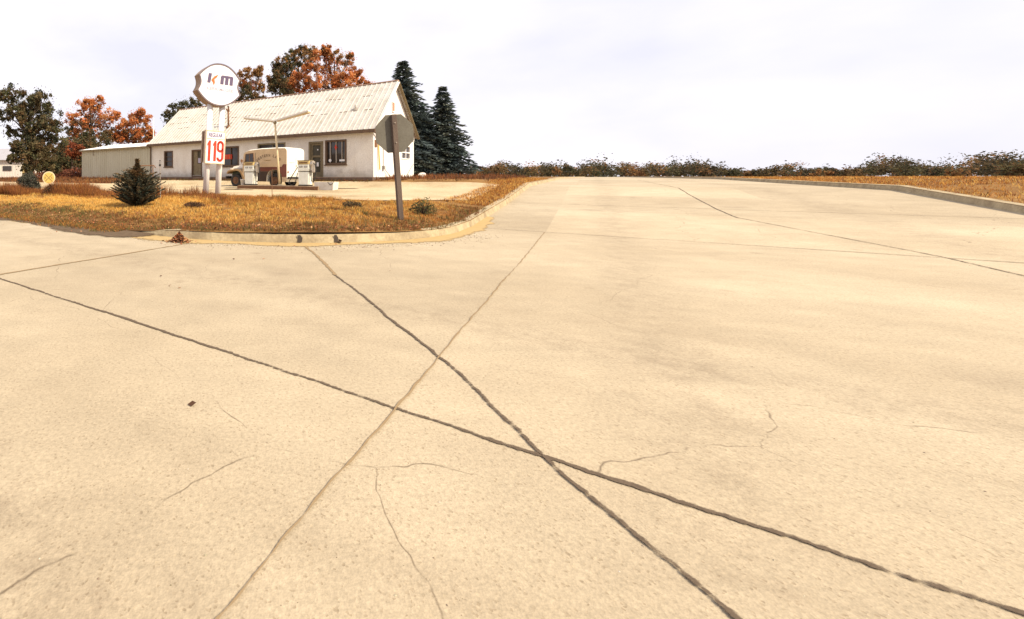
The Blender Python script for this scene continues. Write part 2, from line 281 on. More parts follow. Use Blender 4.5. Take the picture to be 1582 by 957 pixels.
# ------------------------------------------------------------------ mesh helpers
class MB:
    def __init__(s): s.v = []; s.f = []; s.m = []
    def add(s, vs, fs, mi=0):
        o = len(s.v); s.v += [tuple(v) for v in vs]
        for f in fs: s.f.append(tuple(i + o for i in f)); s.m.append(mi)
        return s
    def obox(s, c, ex, ey, ez, mi=0):
        c, ex, ey, ez = map(Vector, (c, ex, ey, ez))
        vs = [c + ex * i + ey * j + ez * k for i in (-1, 1) for j in (-1, 1) for k in (-1, 1)]
        return s.add(vs, [(0, 1, 3, 2), (4, 6, 7, 5), (0, 4, 5, 1), (2, 3, 7, 6), (0, 2, 6, 4), (1, 5, 7, 3)], mi)
    def box(s, x0, x1, y0, y1, z0, z1, mi=0):
        return s.obox(((x0 + x1) / 2, (y0 + y1) / 2, (z0 + z1) / 2), ((x1 - x0) / 2, 0, 0), (0, (y1 - y0) / 2, 0), (0, 0, (z1 - z0) / 2), mi)
    def beam(s, p, q, w, h, mi=0, up=(0, 0, 1)):
        p, q = Vector(p), Vector(q); d = (q - p); l = d.length; d /= l
        x = d.cross(Vector(up))
        if x.length < 1e-4: x = d.cross(Vector((1, 0, 0)))
        x.normalize(); y = x.cross(d)
        return s.obox((p + q) / 2, x * w / 2, y * h / 2, d * l / 2, mi)
    def tube(s, pts, r, n=8, mi=0, caps=True):
        pts = [Vector(p) for p in pts]; o = len(s.v); k = len(pts)
        rs = r if isinstance(r, (list, tuple)) else [r] * k
        ref = None
        for i, p in enumerate(pts):
            d = (pts[min(i + 1, k - 1)] - pts[max(i - 1, 0)]).normalized()
            if ref is None:
                ref = d.orthogonal().normalized()
            x = (ref - d * ref.dot(d))
            x = x.normalized() if x.length > 1e-5 else d.orthogonal().normalized(); ref = x
            y = d.cross(x)
            for j in range(n):
                t = 2 * math.pi * j / n; s.v.append(tuple(p + (x * math.cos(t) + y * math.sin(t)) * rs[i]))
        for i in range(k - 1):
            for j in range(n):
                a = o + i * n + j; b = o + i * n + (j + 1) % n
                s.f.append((a, b, b + n, a + n)); s.m.append(mi)
        if caps:
            s.f.append(tuple(o + j for j in reversed(range(n)))); s.m.append(mi)
            s.f.append(tuple(o + (k - 1) * n + j for j in range(n))); s.m.append(mi)
        return s
    def prism(s, pts, off, mi=0, mside=None):
        """polygon (3-D points) swept by the vector off"""
        pts = [Vector(p) for p in pts]; off = Vector(off); n = len(pts)
        mside = mi if mside is None else mside
        o = len(s.v); s.v += [tuple(p) for p in pts] + [tuple(p + off) for p in pts]
        s.f.append(tuple(o + i for i in range(n))); s.m.append(mi)
        s.f.append(tuple(o + n + i for i in reversed(range(n)))); s.m.append(mi)
        for i in range(n):
            j = (i + 1) % n; s.f.append((o + i, o + n + i, o + n + j, o + j)); s.m.append(mside)
        return s
    def lathe(s, c, axis, prof, n=20, mi=0):
        """prof: (radius, distance along axis)"""
        c = Vector(c); ax = Vector(axis).normalized(); x = ax.orthogonal().normalized(); y = ax.cross(x); o = len(s.v); k = len(prof)
        for r, h in prof:
            for j in range(n):
                t = 2 * math.pi * j / n; s.v.append(tuple(c + ax * h + (x * math.cos(t) + y * math.sin(t)) * r))
        for i in range(k - 1):
            for j in range(n):
                a = o + i * n + j; b = o + i * n + (j + 1) % n
                s.f.append((a, b, b + n, a + n)); s.m.append(mi)
        s.f.append(tuple(o + j for j in reversed(range(n)))); s.m.append(mi)
        s.f.append(tuple(o + (k - 1) * n + j for j in range(n))); s.m.append(mi)
        return s
    def text(s, body, o, right, up, w=None, h=None, depth=.006, mi=0, centre=True):
        vs, fs = text_mesh(body); xs = [v[0] for v in vs]; ys = [v[1] for v in vs]
        x0, x1, y0, y1 = min(xs), max(xs), min(ys), max(ys)
        sy = (h / (y1 - y0)) if h else w / (x1 - x0); sx = (w / (x1 - x0)) if w else sy
        right, up = Vector(right), Vector(up); nrm = right.cross(up); o = Vector(o)
        s.add([o + right * ((v[0] - (x0 + x1) / 2) * sx) + up * ((v[1] - (y0 + y1) / 2) * sy) + nrm * (depth if v[2] > 0 else 0) for v in vs], fs, mi)
        return s
    def build(s, name, mats, parent=None, smooth_=False, bevel=0, loc=None):
        me = bpy.data.meshes.new(name); me.from_pydata(s.v, [], s.f)
        for m in (mats if isinstance(mats, (list, tuple)) else [mats]): me.materials.append(m)
        me.polygons.foreach_set('material_index', s.m)
        if smooth_: me.polygons.foreach_set('use_smooth', [True] * len(s.f))
        me.update()
        o = bpy.data.objects.new(name, me); scene.collection.objects.link(o)
        if parent: o.parent = parent
        if loc is not None: o.location = loc
        if bevel:
            b = o.modifiers.new('bevel', 'BEVEL'); b.width = bevel; b.segments = 2; b.limit_method = 'ANGLE'; b.angle_limit = R(35)
        if smooth_ and False: pass
        return o
_tc = {}
def text_mesh(body):
    if body not in _tc:
        cu = bpy.data.curves.new('lettering', 'FONT'); cu.body = body; cu.extrude = .01; cu.offset = .018; cu.resolution_u = 3
        o = bpy.data.objects.new('lettering', cu); scene.collection.objects.link(o)
        dg = bpy.context.evaluated_depsgraph_get(); me = bpy.data.meshes.new_from_object(o.evaluated_get(dg))
        _tc[body] = ([tuple(v.co) for v in me.vertices], [tuple(p.vertices) for p in me.polygons])
        bpy.data.objects.remove(o); bpy.data.meshes.remove(me); bpy.data.curves.remove(cu)
    return _tc[body]
def tag(o, label=None, cat=None, group=None, kind=None):
    if label: o['label'] = label
    if cat: o['category'] = cat
    if group: o['group'] = group
    if kind: o['kind'] = kind
    return o
def root(name, loc, label, cat, rz=0, group=None, rot=None):
    o = bpy.data.objects.new(name, None); scene.collection.objects.link(o)
    o.location = loc; o.rotation_euler = rot or (0, 0, rz); o.empty_display_size = .2
    return tag(o, label, cat, group)
def struct(o): o['kind'] = 'structure'; return o
def cards(name, verts, faces, cols, m, parent=None, loc=None):
    me = bpy.data.meshes.new(name); me.from_pydata(verts, [], faces); me.materials.append(m)
    at = me.color_attributes.new('col', 'FLOAT_COLOR', 'POINT')
    flat = []
    for c in cols: flat += [c[0], c[1], c[2], 1.0]
    at.data.foreach_set('color', flat); me.update()
    o = bpy.data.objects.new(name, me); scene.collection.objects.link(o)
    if parent: o.parent = parent
    if loc is not None: o.location = loc
    return o
def jit(c, k=.25):
    f = 1 + random.uniform(-k, k); return (c[0] * f, c[1] * f * random.uniform(.93, 1.07), c[2] * f)
def rdir():
    z = random.uniform(-1, 1); t = random.uniform(0, 6.283); r = math.sqrt(1 - z * z); return Vector((r * math.cos(t), r * math.sin(t), z))

# ------------------------------------------------------------------ ground, street, kerb, lot
def frange(a, b, s):
    o = []; x = a
    while x < b - 1e-6: o.append(x); x += s
    return o + [b]
def umax_nw(a):
    return UA if a > AB + RC else UA - RC + math.sqrt(max(0, RC * RC - (a - AB - RC) ** 2))
def umax_ne(a):
    return UA if a < AC - RC else UA - RC + math.sqrt(max(0, RC * RC - (a - AC + RC) ** 2))
UROWS = [-2500, -1200, -600, -300, -150, -80, -40, -25, -15, -8, -4, 0, .5, 1.0, 1.3, 1.8, 2.3, 3, 4.2, 5.5, 7, 9, 11, 12, 12.6, 13.2]
arc = [AB + RC * (1 - math.cos(t)) for t in [math.pi / 2 * i / 22 for i in range(23)]]
acols = arc + frange(AB + RC, 40, 1.1)[1:] + [50, 65, 90, 140, 240, 500, 1200]
arc2 = [AC - RC * (1 - math.cos(t)) for t in [math.pi / 2 * i / 22 for i in range(23)]]
acols2 = arc2 + [-21.5, -23, -25, -28, -32, -40, -55, -80, -120, -200, -400, -900, -2000]
mb = MB()
def sheet(cols, um, dz=0.0, flip=False):
    K = 6; pts = []
    for a in cols:
        top = um(a); us = list(UROWS) + [lerp(13.2, max(top, 13.2001), i / K) for i in range(1, K + 1)]
        pts.append([W(a, u, zg(a, u) + dz) for u in us])
    o = []; n = len(pts[0]); vs = [p for c in pts for p in c]
    fs = [(i * n + j, (i + 1) * n + j, (i + 1) * n + j + 1, i * n + j + 1) for i in range(len(pts) - 1) for j in range(n - 1)]
    if flip: fs = [tuple(reversed(f)) for f in fs]
    mb.add(vs, fs)
sheet(acols, umax_nw, 0); sheet(acols2, umax_ne, 0, True)
vs = [W(a, u, .1) for a, u in ((-2000, 29.5), (1200, 29.5), (1200, 2500), (-2000, 2500))]; mb.add(vs, [(0, 1, 2, 3)])
struct(mb.build('ground', M['soil']))
# street: flat along the front, ramping up beside the lot
mb = MB()
uu = [29.5, 24, 20, 17.7, 15, 13.2, 12, 10, 8, 6, 4, 2, 0, -5, -12, -25, -60, -150, -500, -2500]
aa = [-16.4, -14, -11.5, -9, -6.7]
vs = [W(a, u, zroad(u)) for u in uu for a in aa]; n = len(aa)
mb.add(vs, [(j * n + i, j * n + i + 1, (j + 1) * n + i + 1, (j + 1) * n + i) for j in range(len(uu) - 1) for i in range(n - 1)])
for (a0, a1) in ((-6.7, 1200), (-2000, -16.4)):
    xs = [a0, a0 + 5, a1] if a0 > -10 else [a0, a1 - 5, a1]
    us = [29.5, 24, 20, 17.6, 12.6]
    vs = [W(a, u, 0) for u in us for a in xs]
    mb.add(vs, [(j * 3 + i, j * 3 + i + 1, j * 3 + i + 4, j * 3 + i + 3) for j in range(4) for i in range(2)])
struct(mb.build('street', M['road']))

def kerb_path(side):
    if side > 0:
        p = [(a, UA) for a in (400, 150, 60, 30, 20, 14, 9, 5, 2, 0, -1, -2)]
        p += [(AB + RC - RC * math.sin(t), UA - RC + RC * math.cos(t)) for t in [math.pi / 2 * i / 26 for i in range(27)]]
        p += [(AB, u) for u in (12.6, 12, 11, 10, 8, 6, 4, 2, 0, -5, -12, -25, -60, -150, -500)]
    else:
        p = [(a, UA) for a in (-400, -150, -60, -40, -30, -25, -22)]
        p += [(AC - RC + RC * math.sin(t), UA - RC + RC * math.cos(t)) for t in [math.pi / 2 * i / 26 for i in range(27)]]
        p += [(AC, u) for u in (12.6, 12, 11, 10, 8, 6, 4, 2, 0, -5, -12, -25, -60, -150, -500)]
    return p
def sweep_kerb(side):
    p = kerb_path(side); mb = MB(); prof = [(-.20, .10), (-.17, .162), (-.03, .156), (-.005, .14), (.03, .015), (.06, -.06)]    # outward, height
    n = len(prof); vs = []
    for i, (a, u) in enumerate(p):
        a0, u0 = p[max(i - 1, 0)]; a1, u1 = p[min(i + 1, len(p) - 1)]
        ta, tu = a1 - a0, u1 - u0; l = math.hypot(ta, tu); ta /= l; tu /= l
        oa, ou = (tu, -ta) if side < 0 else (-tu, ta)
        if side > 0: oa, ou = (tu, -ta); 
        # outward = away from the corner block
        ca, cu = (AB + 30, UA - 30) if side > 0 else (AC - 30, UA - 30)
        if (a - ca) * oa + (u - cu) * ou < 0: oa, ou = -oa, -ou
        for o, h in prof:
            w = .012 * noise.noise(Vector((a * 2.1, u * 2.1, 3)))
            if side > 0: h = h - max(0, h) * .86 * smooth((a + 3.2) / 1.5)
            vs.append(W(a + oa * (o + w), u + ou * (o + w), zroad(u) + h + .5 * w))
    fs = [(i * n + j, i * n + j + 1, (i + 1) * n + j + 1, (i + 1) * n + j) for i in range(len(p) - 1) for j in range(n - 1)]
    mb.add(vs, fs); o = struct(mb.build('kerb', M['kerb'])); return o
sweep_kerb(1); sweep_kerb(-1)

def lot_edge(a):
    e = 11.1 + .17 * max(0, a) * (1 if a < 16 else 16 / a) + .35 * noise.noise(Vector((a * .45, 1.7, 0))) + .16 * noise.noise(Vector((a * 2.1, 5.7, 0)))
    return min(e, 14.0) if a > 0 else e
def lot_start(a): return (1.25 if a < 18.3 else 3.2) + .2 * noise.noise(Vector((a * .9, 9.7, 0)))
mb = MB(); cols = frange(AB + .9, 45, .45)
rows = [r for r in UROWS if r >= 1.0] + [13.9, 14.6]
vs = []; n = len(rows)
for a in cols:
    for r in rows:
        e = lot_edge(a) if a > -4.5 else lerp(8.0, lot_edge(a), smooth((a - AB - .9) / 1.6))
        u = max(lot_start(a), min(r, e)); vs.append(W(a, u, zg(a, u) + .016))
mb.add(vs, [(i * n + j, (i + 1) * n + j, (i + 1) * n + j + 1, i * n + j + 1) for i in range(len(cols) - 1) for j in range(n - 1)])
struct(mb.build('gravel_lot', M['lot']))
def blot(name, a, u, ra, ru, m, dz, seed, zf=zg):
    k = 40; vs = []
    for i in range(k):
        t = 2 * math.pi * i / k; f = 1 + .5 * noise.noise(Vector((math.cos(t) * 1.6, math.sin(t) * 1.6, seed)))
        aa_, u_ = a + ra * f * math.cos(t), u + ru * f * math.sin(t); vs.append(W(aa_, u_, zf(aa_, u_) + dz))
    mb = MB(); mb.add([W(a, u, zf(a, u) + dz)] + vs, [(0, i + 1, (i + 1) % k + 1) for i in range(k)])
    return struct(mb.build(name, m))
def at_px(px, py, z):
    d = (EYE - z) / (py - 273) * FPX; return AU((px - 346) / FPX * d, d)
for px, py, d, ra, ru, s in ((532, 291, 20.5, .75, .16, 4), (370, 291, 21.5, 1.1, .2, 8), (360, 292, 22.5, .5, .25, 15)):
    a, u = AU((px - 346) / FPX * d, d); blot('ground_stain', a, u, ra, ru, M['stain'], .03, s)
# joints in the concrete: ragged filled ribbons lying on the street
def joint(pts, w, m, seed):
    mb = MB(); P = []
    for (a0, u0), (a1, u1) in zip(pts, pts[1:]):
        k = max(2, int(math.hypot(a1 - a0, u1 - u0) / .03))
        P += [(lerp(a0, a1, i / k), lerp(u0, u1, i / k)) for i in range(k)]
    P.append(pts[-1]); vs = []; cs = []
    for i, (a, u) in enumerate(P):
        a0, u0 = P[max(i - 1, 0)]; a1, u1 = P[min(i + 1, len(P) - 1)]; l = math.hypot(a1 - a0, u1 - u0) + 1e-9
        na, nu = -(u1 - u0) / l, (a1 - a0) / l
        c = (.05 if seed in (3, 4, 5) else .014) * noise.noise(Vector((a * .9, u * .9, seed))) + .012 * noise.noise(Vector((a * 6, u * 6, seed)))
        hw = w * 1.9 * (1 + .3 * noise.noise(Vector((a * 3.3, u * 3.3, seed + 3))))
        for q, cv in ((-1, -.1), (-.12, .74), (.12, .74), (1, -.1)):
            vs.append(W(a + na * (c + hw * q), u + nu * (c + hw * q), zroad(u) + .0040 + .0005 * seed)); cs.append((cv + .28 * noise.noise(Vector((a * 1.1, u * 1.1, seed + 9))) * (cv > 0),) * 3)
    o = cards('pavement_joint', [tuple(v) for v in vs], [(4 * i + j, 4 * i + 4 + j, 4 * i + 5 + j, 4 * i + 1 + j) for i in range(len(P) - 1) for j in range(3)], cs, m)
    return struct(o)
joint([(30, 21.25), (-6, 21.25), (-12, 21.3), (-30, 21.3)], .015, M['tar'], 1)
joint([(-3.7, 17.8), (-3.7, 21.2)], .03, M['dirtline'], 2)
joint([(-3.7, 21.3), (-3.72, 28)], .012, M['tar'], 12)
d0 = [AU(*p) for p in ((1.30, 7.75), (1.36, 6.4), (1.30, 5.2), (1.33, 3.66), (1.38, 2.6), (1.30, 1.7), (1.36, .6))]
joint(d0[:3], .03, M['dirtline'], 3); joint(d0[2:4], .016, M['tar'], 4); joint(d0[3:], .013, M['tar'], 5)
joint([(-12.9, 28), (-12.9, 12), (-11.6, 8), (-11.5, 2), (-11.5, -20)], .013, M['tar'], 6); joint([(-8.3, 28), (-8.3, 12.2)], .006, M['dirtline'], 8)
joint([(-6.9, 12.2), (-16.2, 12.2)], .016, M['tar'], 7); joint([(-6.9, 6.2), (-16.2, 6.2)], .016, M['tar'], 9)
# dirt washed into the gutter along the kerb
mb = MB(); p = [q for q in kerb_path(1) if -9 < q[0] < 16 and q[1] > 8]; vs = []
pp = []; cs = []
for (a0, u0), (a1, u1) in zip(p, p[1:]):
    k = max(1, int(math.hypot(a1 - a0, u1 - u0) / .15)); pp += [(lerp(a0, a1, i / k), lerp(u0, u1, i / k)) for i in range(k)]
for i, (a, u) in enumerate(pp):
    a0, u0 = pp[max(i - 1, 0)]; a1, u1 = pp[min(i + 1, len(pp) - 1)]; l = math.hypot(a1 - a0, u1 - u0) + 1e-9
    oa, ou = (u1 - u0) / l, -(a1 - a0) / l
    if (a - 20) * oa + (u + 12) * ou < 0: oa, ou = -oa, -ou
    w = .38 + .35 * noise.noise(Vector((a * .8, u * .8, 2))) + .12 * noise.noise(Vector((a * 5, u * 5, 2)))
    w = max(w, .05) * (1.0 if a > -4 else .75)
    w *= 1.25
    for q, cv in ((0.0, 1.1), (.35, .85), (.7, .5), (1.0, 0.0)): vs.append(tuple(W(a + oa * (.03 + w * q), u + ou * (.03 + w * q), zroad(u) + .005 + .012 * (1 - q) ** 2))); cs.append((cv,) * 3)
struct(cards('gutter_dirt', vs, [(4 * i + j, 4 * i + 4 + j, 4 * i + 5 + j, 4 * i + 1 + j) for i in range(len(pp) - 1) for j in range(3)], cs, M['gutterdirt']))
vs = []; cs = []; k = 0; a = -3.0  # dark soil ribbon at the left road edge, with the shade there painted in
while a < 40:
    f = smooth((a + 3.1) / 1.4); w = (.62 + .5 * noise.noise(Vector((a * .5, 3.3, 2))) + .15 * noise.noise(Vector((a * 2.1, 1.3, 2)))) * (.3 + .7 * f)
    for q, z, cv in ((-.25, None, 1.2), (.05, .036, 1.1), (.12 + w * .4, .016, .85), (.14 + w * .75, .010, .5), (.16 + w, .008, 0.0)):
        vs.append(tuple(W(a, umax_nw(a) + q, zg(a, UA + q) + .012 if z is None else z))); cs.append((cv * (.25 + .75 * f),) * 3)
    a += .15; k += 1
struct(cards('edge_soil_and_shade', vs, [(5 * i + j, 5 * i + 5 + j, 5 * i + 6 + j, 5 * i + 1 + j) for i in range(k - 1) for j in range(4)], cs, cover_mat('dark_soil_and_shade', (.06, .04, .027), (.17, .12, .075), 3.5, 1.2)))
# walkway along the facade
mb = MB(); mb.obox(W(8.8, .52, .94), A * 9.15, N * .5, (0, 0, .175)); struct(mb.build('walkway', M['plinth'], bevel=.02))

# ------------------------------------------------------------------ station building
BZ = 1.12
bld = root('station_building', W(0, 0, BZ), 'long white single-storey service station with steep ribbed metal roof and lit gable end', 'building', ROT)
LEN, WID, EAVE, RIDGE, RY = 17.8, 6.97, 2.58, 5.63, -3.3
def fa(px): r = (px - 346) / FPX; return (P1.x - P1.y * r) / (-A.x + A.y * r)
def fz(py, a): return EYE + (273 - py) / FPX * (P1.y + A.y * a) - BZ
def ft(px): r = (px - 346) / FPX; return (P1.y * r - P1.x) / (A.y + A.x * r)    # distance along the gable wall (towards -y)
def frect(x0, x1, y0, y1):
    a0, a1 = fa(x1), fa(x0); am = (a0 + a1) / 2; return a0, a1, fz(y1, am), fz(y0, am)
OPEN = {'office': frect(503, 535, 217, 254), 'sdoor': frect(477.5, 499, 219.5, 272.6), 'wide': frect(398.5, 440.5, 222, 240),
        'sale': frect(341, 369, 227, 257), 'bdoor': frect(296.5, 312, 232, 271), 'small': frect(254, 267, 234, 258)}
def holed_wall(mb, x0, x1, z0, z1, holes, put):
    xs = sorted({x0, x1, *[h[0] for h in holes], *[h[1] for h in holes]}); zs = sorted({z0, z1, *[h[2] for h in holes], *[h[3] for h in holes]})
    for xa, xb in zip(xs, xs[1:]):
        for za, zb in zip(zs, zs[1:]):
            xm, zm = (xa + xb) / 2, (za + zb) / 2
            if any(h[0] < xm < h[1] and h[2] < zm < h[3] for h in holes): continue
            put(xa, xb, za, zb)
    for h in holes: pass
mb = MB()
H = [tuple(OPEN[k]) for k in OPEN]
H = [(h[0], h[1], max(h[2], .02), h[3]) for h in H]
def put(xa, xb, za, zb): mb.add([(xa, 0, za), (xb, 0, za), (xb, 0, zb), (xa, 0, zb)], [(0, 1, 2, 3)])
holed_wall(mb, 0, LEN, 0, EAVE, H, put)
for h in H:                                                            # reveals
    x0, x1, z0, z1 = h; D = -.16
    mb.add([(x0, 0, z0), (x1, 0, z0), (x1, D, z0), (x0, D, z0)], [(0, 1, 2, 3)]); mb.add([(x0, 0, z1), (x1, 0, z1), (x1, D, z1), (x0, D, z1)], [(3, 2, 1, 0)])
    mb.add([(x0, 0, z0), (x0, 0, z1), (x0, D, z1), (x0, D, z0)], [(3, 2, 1, 0)]); mb.add([(x1, 0, z0), (x1, 0, z1), (x1, D, z1), (x1, D, z0)], [(0, 1, 2, 3)])
mb.add([(0, -WID, 0), (LEN, -WID, 0), (LEN, -WID, EAVE), (0, -WID, EAVE)], [(0, 1, 2, 3)])
mb.build('wall', M['stucco'], bld)
mb = MB()
GH = (ft(620), ft(633), 1.13, 1.93)                                    # gable-end window, t along the wall
gput = lambda xa, xb, za, zb: mb.add([(0, -xa, za), (0, -xb, za), (0, -xb, zb), (0, -xa, zb)], [(0, 1, 2, 3)])
holed_wall(mb, 0, WID, 0, EAVE, [GH], gput)
mb.add([(0, 0, EAVE), (0, -WID, EAVE), (0, RY, RIDGE - .04)], [(0, 1, 2)])
mb.build('gable_wall', M['siding'], bld); mb = MB(); mb.add([(LEN, 0, 0), (LEN, -WID, 0), (LEN, -WID, EAVE), (LEN, RY, RIDGE - .04), (LEN, 0, EAVE)], [(0, 1, 2, 3, 4)])
mb.build('gable_wall', M['siding'], bld)
# roof: two thick slopes with standing ribs, painted lap shadows and a ridge cap
mb = MB()
ef = Vector((0, .28, EAVE - .06)); er = Vector((0, -WID - .25, EAVE - .06)); rg = Vector((0, RY, RIDGE)); X0, X1 = -.22, LEN + .15
def slope(e, g):
    d = g - e; nr = Vector((1, 0, 0)).cross(d).normalized(); nr = nr if nr.z > 0 else -nr
    mb.prism([e + Vector((X0, 0, 0)), e + Vector((X1, 0, 0)), g + Vector((X1, 0, 0)), g + Vector((X0, 0, 0))], nr * .05)
    x = X0 + .02
    while x <= X1:
        mb.prism([e + Vector((x - .022, 0, 0)) + nr * .05, e + Vector((x + .022, 0, 0)) + nr * .05, g + Vector((x + .022, 0, 0)) + nr * .05, g + Vector((x - .022, 0, 0)) + nr * .05], nr * .035, 1); x += .305
    return d, nr
d, nr = slope(ef, rg)
for t, x0 in ((.40, .35), (.72, .9), (.55, 6.2)):                       # dark strips that paint in the shadows under the sheet laps
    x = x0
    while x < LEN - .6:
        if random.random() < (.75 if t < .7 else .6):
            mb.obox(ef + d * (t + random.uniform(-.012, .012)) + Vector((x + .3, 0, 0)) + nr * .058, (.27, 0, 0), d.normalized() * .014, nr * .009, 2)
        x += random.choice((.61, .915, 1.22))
slope(er, rg)
mb.beam(rg + Vector((X0 - .01, 0, .06)), rg + Vector((X1 + .01, 0, .06)), .22, .05, 3)
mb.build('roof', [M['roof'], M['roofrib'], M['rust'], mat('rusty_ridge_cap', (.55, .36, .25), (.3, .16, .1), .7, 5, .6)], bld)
mb = MB(); mb.box(X0, X1, .285, .40, EAVE - .21, EAVE - .035); mb.build('gutter', M['brown'], bld)
mb = MB(); mb.box(X0 + .05, X1, .005, .27, EAVE - .13, EAVE - .085); mb.build('soffit', M['brown'], bld)
for e in (ef, er):                                                     # rake boards on the gable
    mb = MB(); mb.beam(e + Vector((X0 - .02, 0, -.05)), rg + Vector((X0 - .02, 0, -.05)), .03, .15, 0, up=(1, 0, 0)); mb.build('rake_board', M['siding'] if e is ef else M['olive'], bld)
def frame(name, r, m, fw=.07, parent=None, glass='glass', bars=(), hbars=(), barm=None, sill=True, depth=.03, pane=True):
    x0, x1, z0, z1 = r; mb = MB()
    mb.box(x0 - .02, x0 + fw, -.13, depth, z0 - .02, z1 + .02); mb.box(x1 - fw, x1 + .02, -.13, depth, z0 - .02, z1 + .02)
    mb.box(x0 + fw, x1 - fw, -.13, depth - .004, z1 - fw, z1 + .02); mb.box(x0 + fw, x1 - fw, -.13, depth - .004, z0 - .02, z0 + fw)
    o = mb.build(name, m, parent or bld)
    if pane:
        mb = MB(); mb.box(x0 + .01, x1 - .01, -.15, -.115, z0, z1); mb.build('pane', M[glass], o)
    if bars or hbars:
        mb = MB()
        for b in bars: x = lerp(x0 + fw, x1 - fw, b); mb.box(x - .016, x + .016, -.108, -.03, z0 + fw, z1 - fw)
        for b in hbars: z = lerp(z0 + fw, z1 - fw, b); mb.box(x0 + fw, x1 - fw, -.106, -.035, z - .02, z + .02)
        mb.build('glazing_bars', barm or m, o)
    if sill:
        mb = MB(); mb.box(x0 - .06, x1 + .06, .004, .075, z0 - .075, z0 - .022); mb.build('sill', M['brown'], o)
    return o
# office window with pale bars, a red sign and two stickers
o = frame('window', OPEN['office'], M['brown'], .08, bars=(.18, .5, .83), barm=mat('pale_window_bars', (.50, .42, .34), (.35, .28, .2), .6, 8))
tag(o, 'big dark window with pale vertical bars, stickers and a small red sign')
x0, x1, z0, z1 = OPEN['office']
mb = MB(); xm = (x0 + x1) / 2 + .02; mb.box(xm - .07, xm + .07, -.1, -.03, z1 - .44, z1 - .36); mb.box(xm - .03, xm + .03, -.1, -.025, z1 - .54, z1 - .26); mb.build('red_sign', M['red'], o)
mb = MB(); mb.lathe((x1 - .27, -.02, z0 + .22), (0, 1, 0), [(.085, 0), (.085, .01)]); mb.build('sticker', M['white'], o); mb = MB(); mb.box(x0 + .1, x0 + .42, -.03, -.015, z0 + .16, z0 + .26); mb.build('sticker', M['white'], o)
# wooden screen door
x0, x1, z0, z1 = OPEN['sdoor']
dr = frame('door', (x0, x1, .02, z1), M['olive'], .09, glass='screen', sill=False)
mb = MB()
for (p, q, r_, s_) in ((x0 + .1, x0 + .2, .05, z1 - .1), (x1 - .2, x1 - .1, .05, z1 - .1), (x0 + .2, x1 - .2, z1 - .2, z1 - .1), (x0 + .2, x1 - .2, 1.15, 1.26), (x0 + .2, x1 - .2, .05, .28)): mb.box(p, q, -.11, -.06, r_, s_)
mb.build('door_leaf', M['olive'], dr); mb = MB(); mb.lathe((x0 + .15, -.06, .98), (0, 1, 0), [(.015, 0), (.015, .04), (.03, .045), (.02, .08)], 10); mb.build('handle', M['chrome'], dr)
mb = MB(); mb.box(x0 + .33, x0 + .40, -.06, -.05, z1 - .5, z1 - .42); mb.build('sticker', M['white'], dr); mb = MB(); mb.box(x0 + .30, x0 + .43, -.06, -.05, .62, .85); mb.build('sticker', M['white'], dr)
frame('window', OPEN['wide'], M['olive'], .07, bars=(.45,))
o = frame('window', OPEN['sale'], M['brown'], .08, bars=(.45,), barm=M['brown'])
x0, x1, z0, z1 = OPEN['sale']
mb = MB(); zc = fz(242.5, (x0 + x1) / 2); mb.box(fa(357.5), x1 - .05, -.09, -.05, zc - .16, zc + .16)
for i in range(3): xx = fa(356) + .06 + i * .25; mb.box(xx, xx + .07, -.049, -.04, zc - .11, zc + .11, 1)
mb.build('red_sign', [M['red'], M['orange']], o)
tag(o, 'dark window with an orange-red sign hung behind the glass')
x0, x1, z0, z1 = OPEN['bdoor']; dr = frame('door', (x0, x1, .02, z1), M['brown'], .08, glass='screen', sill=False)
mb = MB(); mb.box(x0 + .08, x1 - .08, -.11, -.07, .03, .95); mb.box(x0 + .5 * (x1 - x0), x1 - .08, -.11, -.07, .95, z1 - .08); mb.build('door_leaf', M['olive'], dr)
mb = MB(); mb.box(x0 + .16, x0 + .42, -.1, -.05, 1.0, 1.35); mb.build('notice', M['faded'], dr)
frame('window', OPEN['small'], M['brown'], .07, glass='glass', hbars=(.33, .66))
# gable end: attic opening, window, small board, conduit, plank
def gframe(name, t0, t1, z0, z1, m, fw=.06, nx=2, nz=2):
    mb = MB(); 
    for (p, q, r_, s_) in ((t0 - fw, t0, z0 - fw, z1 + fw), (t1, t1 + fw, z0 - fw, z1 + fw), (t0, t1, z1, z1 + fw), (t0, t1, z0 - fw, z0)): mb.box(-.035, .10, -q, -p, r_, s_)
    o = mb.build(name, m, bld)
    mb = MB(); mb.box(.05, .08, -t1, -t0, z0, z1); mb.build('pane', M['glass'], o)
    mb = MB()
    for i in range(1, nx): t = lerp(t0, t1, i / nx); mb.box(-.02, .05, -t - .035, -t + .035, z0, z1)
    for i in range(1, nz): z = lerp(z0, z1, i / nz); mb.box(-.018, .048, -t1, -t0, z - .035, z + .035)
    if nx > 1: mb.build('glazing_bars', m, o)
    return o
gframe('window', GH[0] + .05, GH[1] - .05, GH[2] + .03, GH[3] - .03, M['siding'])
mb = MB(); mb.box(-.03, .01, -3.16, -2.88, 3.86, 4.36); o = mb.build('attic_shutter', mat('orange_brown_shutter', (.42, .17, .08), (.25, .11, .06), .6, 6), bld)
mb = MB(); mb.box(-.05, -.032, -3.22, -3.16, 3.80, 4.43); mb.box(-.05, -.032, -2.88, -2.82, 3.80, 4.43); mb.box(-.05, -.032, -3.16, -2.88, 4.36, 4.43); mb.box(-.05, -.032, -3.16, -2.88, 3.80, 3.86); mb.build('shutter_frame', M['siding'], o)
mb = MB(); mb.box(-.04, .0, -.42, -.14, 1.62, 2.0); mb.build('wooden_hatch', M['rust'], bld)
